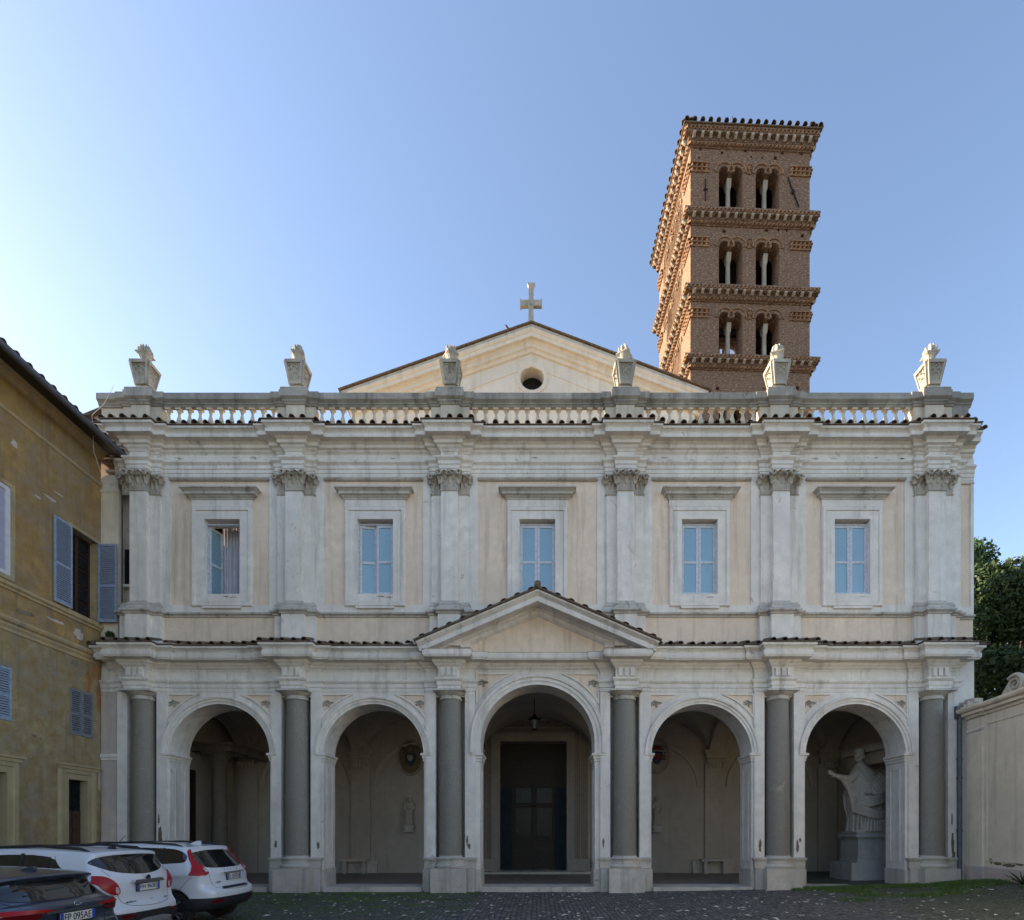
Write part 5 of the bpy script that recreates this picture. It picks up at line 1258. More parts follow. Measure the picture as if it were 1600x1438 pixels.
def tree(name, label, x, y, h, crown, nleaf, m, seed, size=0.28, trunk_r=0.35, group=None):
    t = thing(name, label, 'tree', (x, y, gz(0, 0)), 0, group); rs = random.Random(seed)
    b = MB(); z0 = crown[0]
    b.tube([(0, 0, -0.3), (0.15, 0.1, z0 * 0.5), (-0.1, 0.2, z0), (0.2, 0.1, h * 0.75)], [trunk_r, trunk_r * 0.8, trunk_r * 0.6, 0.06], 10); b.build('trunk', M['bark'], t, smooth=True)
    lobes = []; limbs = []
    for k in range(crown[3]):
        u = rs.random(); zz = z0 + (h - z0) * (0.12 + 0.88 * u); w_ = crown[1] * math.sqrt(max(0.06, 1 - (2 * u - (1 - crown[2])) ** 2)) 
        a = rs.uniform(0, 2 * math.pi); rr_ = w_ * math.sqrt(rs.random()); c = (rr_ * math.cos(a), rr_ * math.sin(a), zz)
        R_ = rs.uniform(0.5, 1.15) * crown[1] * 0.26; lobes.append((*c, R_)); limbs.append(c)
    for i, c in enumerate(limbs[:24]):
        q = MB(); q.tube([(0.05, 0.1, z0 * 0.8 + 0.1 * i * 0.5), (c[0] * 0.5, c[1] * 0.5, z0 * 0.6 + c[2] * 0.4), c], [trunk_r * 0.35, trunk_r * 0.2, 0.03], 6); q.build('limb', M['bark'], t, smooth=True)
    me = leaf_cloud(nleaf, lobes, size, seed); me.materials.append(m); link('crown', me, t, kind='stuff'); return t
tree('holm_oak_tree', 'dark evergreen tree rising behind the right end of the church', 29.5, 17.0, 18.0, (6.0, 6.2, 0.1, 80), 70000, M['oak'], 4, 0.30)
tree('pine_tree', 'bright green pine crown behind the top right corner of the facade', 31.5, 25.0, 22.6, (12.0, 6.5, 0.1, 60), 60000, M['pine'], 8, 0.30)
tree('holm_oak_tree', 'thin dark tree at the right edge above the garden wall scroll', 25.5, 9.0, 12.6, (4.0, 4.0, 0.1, 34), 15000, M['oak'], 12, 0.26)
# tall trees behind the camera that close off the courtyard
for k, (x, y, h) in enumerate(((30, -50, 17), (24, -62, 18))):
    tree('umbrella_pine_tree', ['pine behind the courtyard beyond the garden wall', 'tall pine farther back behind the courtyard'][k], x, y, h, (6.0, 6.0, 0.1, 26), 12000, M['oak'], 30 + k, 0.6)

# grass tufts: many blades along the arcade foot and on the mound by the wall
def blades(n, seed, f, hmin, hmax, wd=0.012):
    rs = np.random.RandomState(seed); V = []; k = 0
    while k < n:
        x, y, dens = f(rs)
        if dens <= 0 or rs.rand() > dens: continue
        h = rs.uniform(hmin, hmax); a = rs.uniform(0, math.pi); dx, dy = math.cos(a) * wd, math.sin(a) * wd; lx, ly = rs.normal(0, h * 0.35, 2); z = gz(x, y) - 0.01
        V += [(x - dx, y - dy, z), (x + dx, y + dy, z), (x + lx, y + ly, z + h)]; k += 1
    me = bpy.data.meshes.new('mesh'); me.from_pydata(V, [], [(3 * i, 3 * i + 1, 3 * i + 2) for i in range(len(V) // 3)]); me.update(); return me
def f_left(rs):
    x = rs.uniform(-11.5, -1.8); y = -0.35 - abs(rs.normal(0, 2.6)); 
    d = 0.25 + 1.2 * noise.noise(Vector((x * 1.3, y * 1.6, 3))) 
    if y > -0.9: d += 0.7
    if any(abs(x - c) < 0.6 and y > -0.52 for c in CS): d = 0
    return x, y, d
def f_right(rs):
    x = rs.uniform(8.0, 13.9); y = -0.15 - abs(rs.normal(0, 1.9)); d = 0.05 + 1.3 * noise.noise(Vector((x * 0.9, y * 1.3, 9))) + max(0, (x - 11.2) * 0.3) + (0.5 if y > -0.8 else 0) - max(0, (-y - 2.2) * 0.4)
    if x > 13.65 + 0.143 * y: d = 0
    if any(abs(x - c) < 0.6 and y > -0.52 for c in CS): d = 0
    return x, y, d
for (n, s, f, h0, h1, lab) in ((20000, 2, f_left, 0.015, 0.05, 'low grass growing among the cobbles in front of the left arches'), (30000, 5, f_right, 0.02, 0.12, 'thick green grass at the foot of the garden wall and right arch')):
    me = blades(n, s, f, h0, h1); me.materials.append(M['grass']); o = link('grass', me); tag(o, lab, 'grass', kind='stuff')
# pale fallen leaves scattered on the cobbles
rs = random.Random(21); b = MB()
for k in range(620):
    x = rs.uniform(-9.5, 13.2); y = -0.7 - 6.6 * rs.random() ** 1.1
    if x > 9 and y > -2.0: continue
    if noise.noise(Vector((x * 0.5, y * 0.5, 1))) + rs.uniform(-0.5, 0.5) < -0.25: continue
    a = rs.uniform(0, math.pi); L = rs.uniform(0.035, 0.10); W = L * rs.uniform(0.3, 0.7); ca, sa = math.cos(a), math.sin(a); z = gz(x, y) + 0.012; t1, t2 = rs.uniform(0, .03), rs.uniform(0, .03)
    b.add([(x - ca * L, y - sa * L, z), (x - sa * W, y + ca * W, z + t1), (x + ca * L, y + sa * L, z + 0.01), (x + sa * W, y - ca * W, z + t2)], [(0, 1, 2), (0, 2, 3)])
o = b.build('fallen_leaves', M['dryleaf'], recalc=False); tag(o, 'pale dry leaves strewn over the cobbles in front of the church', 'leaves', kind='stuff')
# dark shrub growing in the gap at the left, spiky plant by the right wall
me = leaf_cloud(900, [(0, 0, 0.2, 0.17), (0.05, 0, 0.4, 0.13), (-0.04, 0, 0.1, 0.15)], 0.07, 5); me.materials.append(M['oak']); 
pt = thing('wall_plant', 'small dark plant sprouting from the gap above the left end of the lower cornice', 'plant', (-13.85, -0.15, 7.86)); link('foliage', me, pt, kind='stuff')
sp = thing('spiky_plant', 'small spiky dark plant at the foot of the garden wall, right edge', 'plant', (13.3, -2.85, gz(13.3, -2.85)))
for k in range(26):
    a = k * 2.4; el = R(25 + 50 * rnd.random()); L = rnd.uniform(0.35, 0.6); q = MB()
    d = Vector((math.cos(a) * math.cos(el), math.sin(a) * math.cos(el), math.sin(el)))
    q.tube([(0, 0, 0), d * L * 0.6, d * L + Vector((0, 0, -0.04))], [0.018, 0.014, 0.002], 4); q.build('frond', M['oak'], sp)

# worn patches on the ochre house
TH_ = lambda a, b_, e: (e, a, b_)
for k, (y, z, w_, h_, m) in enumerate(((-0.25, 7.0, 0.22, 0.32, 'orange'), (-0.5, 6.6, 0.18, 0.35, 'orange'), (-0.12, 6.2, 0.10, 0.5, 'orange'), (-0.9, 7.05, 0.3, 0.12, 'bare'), (-2.4, 4.6, 0.10, 0.03, 'bare'), (-2.2, 4.55, 0.06, 0.03, 'bare'), (-3.0, 12.4, 0.12, 0.10, 'oldpink'),
        (-1.9, 11.6, 0.25, 0.05, 'oldpink'), (-2.3, 11.4, 0.12, 0.04, 'oldpink'), (-1.6, 11.9, 0.2, 0.03, 'oldpink'), (-2.7, 7.95, 0.35, 0.10, 'bare'), (-0.9, 8.0, 0.2, 0.18, 'oldpink'), (-1.7, 8.1, 0.3, 0.06, 'oldpink'), (-3.2, 1.0, 0.4, 0.25, 'oldpink'), (-2.2, 1.2, 0.3, 0.3, 'bare'), (-0.08, 3.6, 0.06, 0.5, 'oldpink'))):
    loss(y, z, w_, h_, 0, 200 + k, m, house, TH_)
GW_ = lambda a, b_, e: (-e - 0.001, a, b_)
for k, (y, z, w_, h_) in enumerate(((-1.5, 0.95, 0.22, 0.05), (-2.0, 0.92, 0.3, 0.06), (-2.4, 0.98, 0.2, 0.04), (-1.2, 1.02, 0.1, 0.1))):
    loss(y, z, w_, h_, 0, 240 + k, 'bare', gw, GW_)
# ================================================================ CARS
def paint(name, col, metal=0.0, rough=0.35):
    m = simple(name, col, rough, metal, var=0.05, scale=2.0, spec=0.5, coat=0.8, obj=True); return m
PM = {'white': paint('white_car_paint', (0.60, 0.63, 0.67)), 'dark': paint('dark_blue_car_paint', (0.03, 0.042, 0.07), 0.3, 0.28),
      'glass': simple('tinted_car_glass', (0.008, 0.010, 0.012), 0.04, spec=0.9), 'black': simple('black_car_trim', (0.018, 0.018, 0.02), 0.6, var=0.2, scale=20),
      'seam': simple('panel_gap', (0.008, 0.008, 0.009), 0.8), 'redlens': simple('red_lamp_lens', (0.30, 0.006, 0.008), 0.25, spec=0.35),
      'darkred': simple('dark_red_lamp_lens', (0.10, 0.004, 0.006), 0.2, spec=0.4), 'clear': simple('clear_lamp_lens', (0.42, 0.38, 0.38), 0.2, spec=0.7),
      'chrome': simple('chrome', (0.65, 0.65, 0.67), 0.18, metal=1.0), 'tyre': simple('tyre_rubber', (0.015, 0.015, 0.015), 0.85), 'alloy': simple('alloy_wheel', (0.34, 0.34, 0.36), 0.35, metal=0.8),
      'plate': simple('number_plate_white', (0.62, 0.62, 0.60), 0.5), 'plateblue': simple('number_plate_blue', (0.02, 0.06, 0.35), 0.5), 'ink': simple('plate_lettering', (0.01, 0.01, 0.012), 0.6),
      'silver': simple('silver_skid_plate', (0.30, 0.31, 0.33), 0.45, metal=0.3, var=0.1)}
def poly_sd(px, pz, poly):
    P = np.array(poly, float); d = np.full(px.shape, 1e9); s = np.ones(px.shape)
    n = len(P)
    for i in range(n):
        a = P[i]; b = P[(i + 1) % n]; ex, ez = b - a; wx, wz = px - a[0], pz - a[1]
        t = np.clip((wx * ex + wz * ez) / (ex * ex + ez * ez), 0, 1); dx, dz = wx - ex * t, wz - ez * t
        d = np.minimum(d, dx * dx + dz * dz)
        c1 = pz >= a[1]; c2 = pz < b[1]; c3 = ex * wz > ez * wx
        m = (c1 & c2 & c3) | (~c1 & ~c2 & ~c3); s = np.where(m, -s, s)
    return s * np.sqrt(d)
def smax(a, b, k):
    h = np.clip(0.5 + 0.5 * (a - b) / k, 0, 1); return b + (a - b) * h + k * h * (1 - h)
def chaikin(P, n=2, closed=True):
    for _ in range(n):
        Q = []
        L = len(P)
        for i in range(L if closed else L - 1):
            a, b = P[i], P[(i + 1) % L]; Q += [(a[0] * .75 + b[0] * .25, a[1] * .75 + b[1] * .25), (a[0] * .25 + b[0] * .75, a[1] * .25 + b[1] * .75)]
        if not closed: Q = [P[0]] + Q + [P[-1]]
        P = Q
    return P
class Car:
    def __init__(s, name, label, prof, W, belt, roofz, tumble, bow, corner, mat, loc, rz, n=96, shoulder=0.02):
        s.root = thing(name, label, 'car', loc, rz); s.W = W; prof = chaikin(prof, 2)
        s.L = max(p[0] for p in prof); s.H = max(p[1] for p in prof); hw = W / 2
        def f(x, y, z):
            ay = np.abs(y); q = (ay / hw)
            side = poly_sd(x - bow * q ** 2.4 - 0.0, z + 0.05 * q ** 2.5 * (z > belt), prof)
            xs = np.clip(1 - x / corner, 0, 1); xf = np.clip(1 - (s.L - x) / (corner * 1.4), 0, 1)
            plan = hw - 0.25 * xs ** 2.0 - 0.28 * xf ** 2.2
            u = np.clip((z - belt) / (roofz - belt), 0, 1.3); low = np.clip((0.52 - z) / 0.35, 0, 1)
            sec = plan - tumble * u ** 1.15 - 0.07 * low ** 1.5 + shoulder * np.exp(-((z - belt + 0.07) / 0.06) ** 2)
            return smax(side, (ay - sec) * 0.93, 0.07)
        c = np.array([s.L * 0.5, 0, s.H * 0.5]); sc = np.array([s.L / 2, hw, s.H / 2]); g = np.tan(np.linspace(-1, 1, n) * math.pi / 4 * 0.98); g = g / g[-1]
        A, B = np.meshgrid(g, g, indexing='ij'); V = []; F = []
        for ax in range(3):
            for sg in (-1, 1):
                P = np.zeros((n, n, 3)); P[..., ax] = sg; o = [k for k in range(3) if k != ax]; P[..., o[0]] = A; P[..., o[1]] = B
                D = (P * sc).reshape(-1, 3); t1 = np.full(len(D), 1.35); hit = np.zeros(len(D), bool); lo = np.full(len(D), 0.3); hi = np.full(len(D), 1.35)
                for t in np.linspace(1.35, 0.3, 30):
                    q = c + D * t; v = f(q[:, 0], q[:, 1], q[:, 2]); newh = (v < 0) & ~hit; lo[newh] = t; hit |= newh; hi[~hit] = t
                for _ in range(11):
                    m = (lo + hi) / 2; q = c + D * m[:, None]; v = f(q[:, 0], q[:, 1], q[:, 2]); ins = v < 0; lo = np.where(ins, m, lo); hi = np.where(ins, hi, m)
                base = sum(len(v) for v in V); V.append(c + D * lo[:, None])
                idx = np.arange(n * n).reshape(n, n) + base; quad = np.stack([idx[:-1, :-1], idx[1:, :-1], idx[1:, 1:], idx[:-1, 1:]], -1).reshape(-1, 4)
                flip = (sg < 0) ^ (ax == 1); F.append(quad[:, ::-1] if flip else quad)
        V = np.concatenate(V); F = np.concatenate(F); bm = bmesh.new(); me = bpy.data.meshes.new('mesh'); me.from_pydata(V.tolist(), [], F.tolist()); bm.from_mesh(me)
        bmesh.ops.remove_doubles(bm, verts=bm.verts, dist=0.002); bmesh.ops.recalc_face_normals(bm, faces=bm.faces); bm.to_mesh(me); s.bvh = BVHTree.FromBMesh(bm); bm.free()
        me.materials.append(mat); me.polygons.foreach_set('use_smooth', [True] * len(me.polygons)); s.body = link('body', me, s.root)
    def proj(s, a, z, mode):
        if mode == 'rear': h = s.bvh.ray_cast(Vector((-2, a, z)), Vector((1, 0, 0)))
        elif mode == 'side': h = s.bvh.ray_cast(Vector((a, 3, z)), Vector((0, -1, 0)))
        elif mode == 'top': h = s.bvh.ray_cast(Vector((a, z, 4)), Vector((0, 0, -1)))
        else:  # corner: ray from the rear-left diagonal; a = coordinate along the diagonal
            d = Vector((1, -1 if mode == 'cl' else 1, 0)).normalized(); o = Vector((0.35, (s.W / 2 - 0.35) * (1 if mode == 'cl' else -1), z)); t = Vector((d.y * -1, d.x, 0)) * (1 if mode == 'cl' else -1)
            h = s.bvh.ray_cast(o - d * 3 + t * a, d)
        return (h[0], h[1]) if h[0] is not None else (None, None)
    def patch(s, poly, mode, name, mat, parent=None, e=0.006, smooth=2, step=0.05, depth=0.012):
        P = chaikin(poly, smooth) if smooth else list(poly)
        Q = []
        for i in range(len(P)):
            a, b = Vector(P[i]), Vector(P[(i + 1) % len(P)]); k = max(1, int((b - a).length / 0.03))
            Q += [tuple(a.lerp(b, j / k)) for j in range(k)]
        xs = [p[0] for p in Q]; zs = [p[1] for p in Q]; inner = []
        X = np.arange(min(xs), max(xs), step); Z = np.arange(min(zs), max(zs), step); XX, ZZ = np.meshgrid(X, Z)
        sd_ = poly_sd(XX.ravel(), ZZ.ravel(), Q); inner = [(x, z) for x, z, d_ in zip(XX.ravel(), ZZ.ravel(), sd_) if d_ < -0.015]
        co = [Vector(p) for p in Q + inner]; n = len(Q)
        r_ = delaunay_2d_cdt(co, [(i, (i + 1) % n) for i in range(n)], [list(range(n))], 1, 1e-5)
        vs2, ed, fs = r_[0], r_[1], r_[2]; V = []; ok = []
        for v in vs2:
            p, nn = s.proj(v.x, v.y, mode); V.append(None if p is None else (p + nn * e, p - nn * depth)); ok.append(p is not None)
        F = [f for f in fs if all(ok[i] for i in f)]
        used = sorted({i for f in F for i in f}); mp = {i: k for k, i in enumerate(used)}; m = len(used)
        vs = [V[i][0] for i in used] + [V[i][1] for i in used]; faces = [tuple(mp[i] for i in f) for f in F]
        cnt = {}
        for f in faces:
            for i in range(len(f)):
                k = (f[i], f[(i + 1) % len(f)]); cnt[k] = cnt.get(k, 0) + 1
        rim = [(a, b, b + m, a + m) for (a, b) in cnt if (b, a) not in cnt]
        b = MB(); b.add(vs, faces + rim); o = b.build(name, mat, parent or s.root, smooth=True, ang=40); return o
    def seam(s, pts, mode, w_=0.007, name='panel_gap', mat=None, e=0.002, parent=None):
        P = chaikin(pts, 2, closed=False); L = []; Rr = []
        for i in range(len(P)):
            d = Vector(P[min(i + 1, len(P) - 1)]) - Vector(P[max(i - 1, 0)]); d.normalize(); n_ = Vector((-d.y, d.x)) * w_ / 2; L.append(tuple(Vector(P[i]) + n_)); Rr.append(tuple(Vector(P[i]) - n_))
        V = []
        for i in range(len(P)):
            for q in (L[i], Rr[i]):
                p, nn = s.proj(q[0], q[1], mode)
                if p is None: return
                V.append(p + nn * e)
        b = MB(); b.add(V, [(2 * i, 2 * i + 2, 2 * i + 3, 2 * i + 1) for i in range(len(P) - 1)]); return b.build(name, mat or PM['seam'], parent or s.root, smooth=True, ang=180)
    def arches(s, cx, r, wy):
        cut = MB()
        for x in cx:
            for sg in (1, -1):
                cut.lathe([(r, 0), (r, 0.34)], 36, M=Matrix.Translation((x, sg * s.W / 2 + 0.05 if sg > 0 else -s.W / 2 - 0.05 + 0.34, s.wz)) @ Matrix.Rotation(R(90), 4, 'X'))
        co = link('cutter', cut.mesh(PM['black'])); co.parent = s.root
        s.body.data.materials.append(PM['black'])
        md = s.body.modifiers.new('b', 'BOOLEAN'); md.object = co; md.operation = 'DIFFERENCE'; md.solver = 'EXACT'; md.material_mode = 'INDEX' if hasattr(md, 'material_mode') else 'INDEX'
        dg = bpy.context.evaluated_depsgraph_get(); me = bpy.data.meshes.new_from_object(s.body.evaluated_get(dg)); s.body.modifiers.clear(); s.body.data = me
        # faces on the cutter radius are the wheel housing
        for p in me.polygons:
            c = p.center
            for x in cx:
                d_ = math.hypot(c.x - x, c.z - s.wz)
                if (d_ < r + 0.004 and abs(c.y) < s.W / 2 - 0.03 and (abs(p.normal.y) > 0.98 and abs(c.y) < s.W / 2 - 0.2 or d_ > r - 0.02)): p.material_index = 1
        me.materials.clear(); me.materials.append(s.bmat); me.materials.append(PM['black'])
        bpy.data.objects.remove(co)
    def wheel(s, x, side, r, spokes=5, w_=0.22):
        y = side * (s.W / 2 - 0.13); t = MB(); ri = r * 0.66
        sg = side
        Mx = Matrix.Translation((x, y, r)) @ Matrix.Rotation(-sg * R(90), 4, 'X')
        t.lathe([(ri, -w_ / 2), (r * 0.93, -w_ / 2), (r, -w_ / 2 + 0.03), (r, w_ / 2 - 0.03), (r * 0.95, w_ / 2), (ri * 1.03, w_ / 2), (ri, w_ / 2 - 0.015), (ri, -w_ / 2)], 48, M=Mx, caps=False)
        wo = link('wheel', t.mesh(PM['tyre'], True, 40), s.root)
        m = MB(); m.lathe([(ri, w_ / 2 - 0.01), (ri - 0.02, w_ / 2 - 0.012), (ri - 0.03, w_ / 2 - 0.05), (ri - 0.04, -w_ / 2 + 0.05)], 40, M=Mx, caps=False)
        for k in range(spokes):
            for d_ in (-0.13, 0.13):
                a0 = 2 * math.pi * k / spokes; a1 = a0 + d_ * 1.5
                p0 = Mx @ Vector((0.05 * math.cos(a0 + d_ * 3), 0.05 * math.sin(a0 + d_ * 3), w_ / 2 - 0.03)); p1 = Mx @ Vector(((ri - 0.02) * math.cos(a1), (ri - 0.02) * math.sin(a1), w_ / 2 - 0.02)); m.tube([p0, p0.lerp(p1, 0.5), p1], [0.022, 0.02, 0.026], 6)
        m.lathe([(0.07, w_ / 2 - 0.05), (0.07, w_ / 2 - 0.02), (0.05, w_ / 2 - 0.012), (0, w_ / 2 - 0.01)], 20, M=Mx, caps=False); link('rim', m.mesh(PM['alloy'], True, 40), wo)
        m = MB(); m.lathe([(0, -0.02), (ri - 0.04, -0.02), (ri - 0.04, -0.05), (0, -0.05)], 28, M=Mx, caps=False); link('brake_disc', m.mesh(PM['black'], True, 40), wo)
    def plate(s, y, z, text, w_=0.52, h=0.112):
        p, nn = s.proj(y, z, 'rear'); t = Vector((0, 0, 1)); x = p.x - 0.012
        b = MB(); b.box(x - 0.012, x, y - w_ / 2 - 0.012, y + w_ / 2 + 0.012, z - h / 2 - 0.012, z + h / 2 + 0.012); pl = b.build('number_plate', PM['black'], s.root)
        b = MB(); b.box(x - 0.016, x - 0.0125, y - w_ / 2, y + w_ / 2, z - h / 2, z + h / 2); b.build('plate_face', PM['plate'], pl)
        for sgn in (-1, 1):
            b = MB(); a0, a1 = sorted((y + sgn * w_ / 2, y + sgn * (w_ / 2 - 0.045))); b.box(x - 0.0185, x - 0.0162, a0, a1, z - h / 2, z + h / 2); b.build('plate_band', PM['plateblue'], pl)
        s.text(text, x - 0.0175, y, z, 0.088, pl, PM['ink'], 0.40, 'plate_lettering')
    def text(s, txt, x, y, z, size, parent, mat, width=None, name='lettering', depth=0.001):
        cu = bpy.data.curves.new('t', 'FONT'); cu.body = txt; cu.size = size * 1.35; cu.align_x = 'CENTER'; cu.align_y = 'CENTER'; cu.extrude = depth; cu.offset = size * 0.012
        o = bpy.data.objects.new('t', cu); COL.objects.link(o); dg = bpy.context.evaluated_depsgraph_get(); me = bpy.data.meshes.new_from_object(o.evaluated_get(dg)); bpy.data.objects.remove(o)
        co = np.zeros(len(me.vertices) * 3); me.vertices.foreach_get('co', co); co = co.reshape(-1, 3); wd = np.ptp(co[:, 0]); cx = (co[:, 0].max() + co[:, 0].min()) / 2; cy = (co[:, 1].max() + co[:, 1].min()) / 2
        k = (width / wd) if width else 1.0; ky = size / max(1e-6, np.ptp(co[:, 1])) if width else 1
        # seen from behind (looking along +x) text reads towards -y
        new = np.stack([np.full(len(co), x) - co[:, 2], y - (co[:, 0] - cx) * k, z + (co[:, 1] - cy) * ky], 1); me.vertices.foreach_set('co', new.ravel()); me.materials.append(mat); me.update(); return link(name, me, parent)
    def light_y(s): pass

# ---------------- compact SUV (middle car)
p_mk = [(0.30, 0.26), (0.05, 0.34), (0.0, 0.50), (0.0, 0.66), (0.06, 0.72), (0.12, 0.80), (0.13, 1.02), (0.15, 1.16), (0.22, 1.26), (0.40, 1.50), (0.37, 1.575), (0.50, 1.60), (1.3, 1.655), (2.0, 1.66), (2.55, 1.60), (3.20, 1.16), (3.35, 1.07), (3.95, 0.95), (4.2, 0.80), (4.28, 0.55), (4.24, 0.3), (3.9, 0.22)]
def make_car2():
    c = Car('parked_car', 'white compact car with wraparound rear glass, parked next to the dark blue car', p_mk, 1.79, 1.10, 1.62, 0.21, 0.16, 0.55, PM['white'], (-6.47, -8.65, -0.03), R(180), n=110)
    c.bmat = PM['white']; c.wz = 0.36
    c.patch([(-0.80, 1.42), (-0.60, 1.53), (0.60, 1.53), (0.80, 1.42), (0.72, 1.34), (0.50, 1.24), (0, 1.19), (-0.50, 1.24), (-0.72, 1.34)], 'rear', 'rear_window', PM['glass'])
    c.patch([(0.80, 1.30), (0.92, 1.35), (1.05, 1.50), (1.5, 1.55), (2.4, 1.52), (2.95, 1.22), (2.9, 1.15), (1.5, 1.22)], 'side', 'side_window', PM['glass'], smooth=1)
    c.seam([(1.52, 1.22), (1.56, 1.56)], 'side', 0.06, 'window_pillar', PM['black'], 0.009)
    c.seam([(1.10, 1.24), (1.12, 1.51)], 'side', 0.025, 'window_pillar', PM['black'], 0.009)
    for s_ in (1, -1):
        c.patch([(s_ * 0.97, 1.17), (s_ * 0.86, 1.22), (s_ * 0.70, 1.19), (s_ * 0.58, 1.07), (s_ * 0.54, 0.90), (s_ * 0.68, 0.90), (s_ * 0.80, 1.0), (s_ * 0.86, 1.1)], 'rear', 'tail_light', PM['redlens'], e=0.02)
        L = c.patch([(s_ * 0.63, 1.03), (s_ * 0.585, 1.02), (s_ * 0.57, 0.92), (s_ * 0.63, 0.92)], 'rear', 'reversing_light', PM['clear'], e=0.026, smooth=1)
        c.patch([(s_ * 0.66, 0.585), (s_ * 0.40, 0.575), (s_ * 0.42, 0.53), (s_ * 0.62, 0.51)], 'rear', 'rear_reflector', PM['darkred'], e=0.018, smooth=1)
        c.seam([(s_ * 0.70, 1.30), (s_ * 0.64, 1.19)], 'rear'); c.seam([(s_ * 0.60, 0.90), (s_ * 0.52, 0.72), (s_ * 0.2, 0.685), (0, 0.68)], 'rear')
    c.patch([(-0.92, 0.60), (-0.6, 0.57), (-0.4, 0.60), (0.4, 0.60), (0.6, 0.57), (0.92, 0.60), (0.92, 0.27), (-0.92, 0.27)], 'rear', 'lower_bumper', PM['black'], e=0.012, smooth=0)
    c.patch([(0.0, 0.6), (0.55, 0.6), (0.62, 0.46), (0.70, 0.27), (0.0, 0.27)], 'side', 'side_cladding', PM['black'], e=0.012, smooth=0)
    c.patch([(-0.42, 0.49), (0.42, 0.49), (0.50, 0.32), (-0.50, 0.32)], 'rear', 'skid_plate', PM['silver'], e=0.03, smooth=1)
    b = MB(); b.box(0.085, 0.13, -0.33, 0.33, 1.085, 1.115); b.box(0.083, 0.13, -0.36, 0.36, 1.06, 1.086); b.build('tailgate_bar', PM['chrome'], c.root)
    c.plate(0, 0.985, 'FH 963EJ')
    b = MB(); b.lathe([(0.045, 0), (0.05, 0.01), (0.035, 0.014), (0.03, 0.01), (0, 0.012)], 18, M=Matrix.Translation((0.115, 0, 1.135)) @ Matrix.Rotation(R(-90), 4, 'Y')); b.build('badge', PM['black'], c.root)
    p, _ = c.proj(0.36, 0.76, 'rear'); c.text('MOKKA X', p.x - 0.006, 0.40, 0.77, 0.03, c.root, PM['ink'], 0.22)
    c.text('TURBO', p.x - 0.01, -0.06, 0.77, 0.022, c.root, PM['ink'], 0.09); c.text('4x4', p.x - 0.004, -0.42, 0.77, 0.026, c.root, PM['ink'], 0.08)
    for y in (0.60, -0.60):
        b = MB(); z_ = lambda x: c.proj(x, y, 'top')[0].z
        b.tube([(0.62, y, z_(0.62) + 0.0), (0.75, y, z_(0.75) + 0.035), (1.4, y, z_(1.4) + 0.045), (2.3, y, z_(2.3) + 0.03), (2.5, y, z_(2.5))], [0.012, 0.024, 0.026, 0.024, 0.012], 8); b.build('roof_rail', PM['black'], c.root, smooth=True)
    z = c.proj(0.72, 0, 'top')[0].z; b = MB(); b.box(0.66, 0.80, -0.04, 0.04, z - 0.01, z + 0.035, taper=0.6); b.tube([(0.72, 0, z), (0.50, 0, z + 0.22)], [0.007, 0.004], 6); b.build('antenna', PM['black'], c.root)
    c.seam([(0.62, 0.62), (0.45, 0.72), (0.62, 0.95), (0.75, 1.16)][::1], 'side'); c.seam([(1.28, 0.45), (1.2, 0.8), (0.98, 1.05), (0.95, 1.3), (1.05, 1.52)], 'side'); c.seam([(0.9, 0.98), (1.4, 1.02), (2.2, 1.0)], 'side', 0.012, 'door_crease', PM['white'], 0.004)
    c.arches((0.80, 3.36), 0.385, 0); 
    for x in (0.80, 3.36):
        for sd_ in (1, -1): c.wheel(x, sd_, 0.345, 5)
    return c
make_car2()
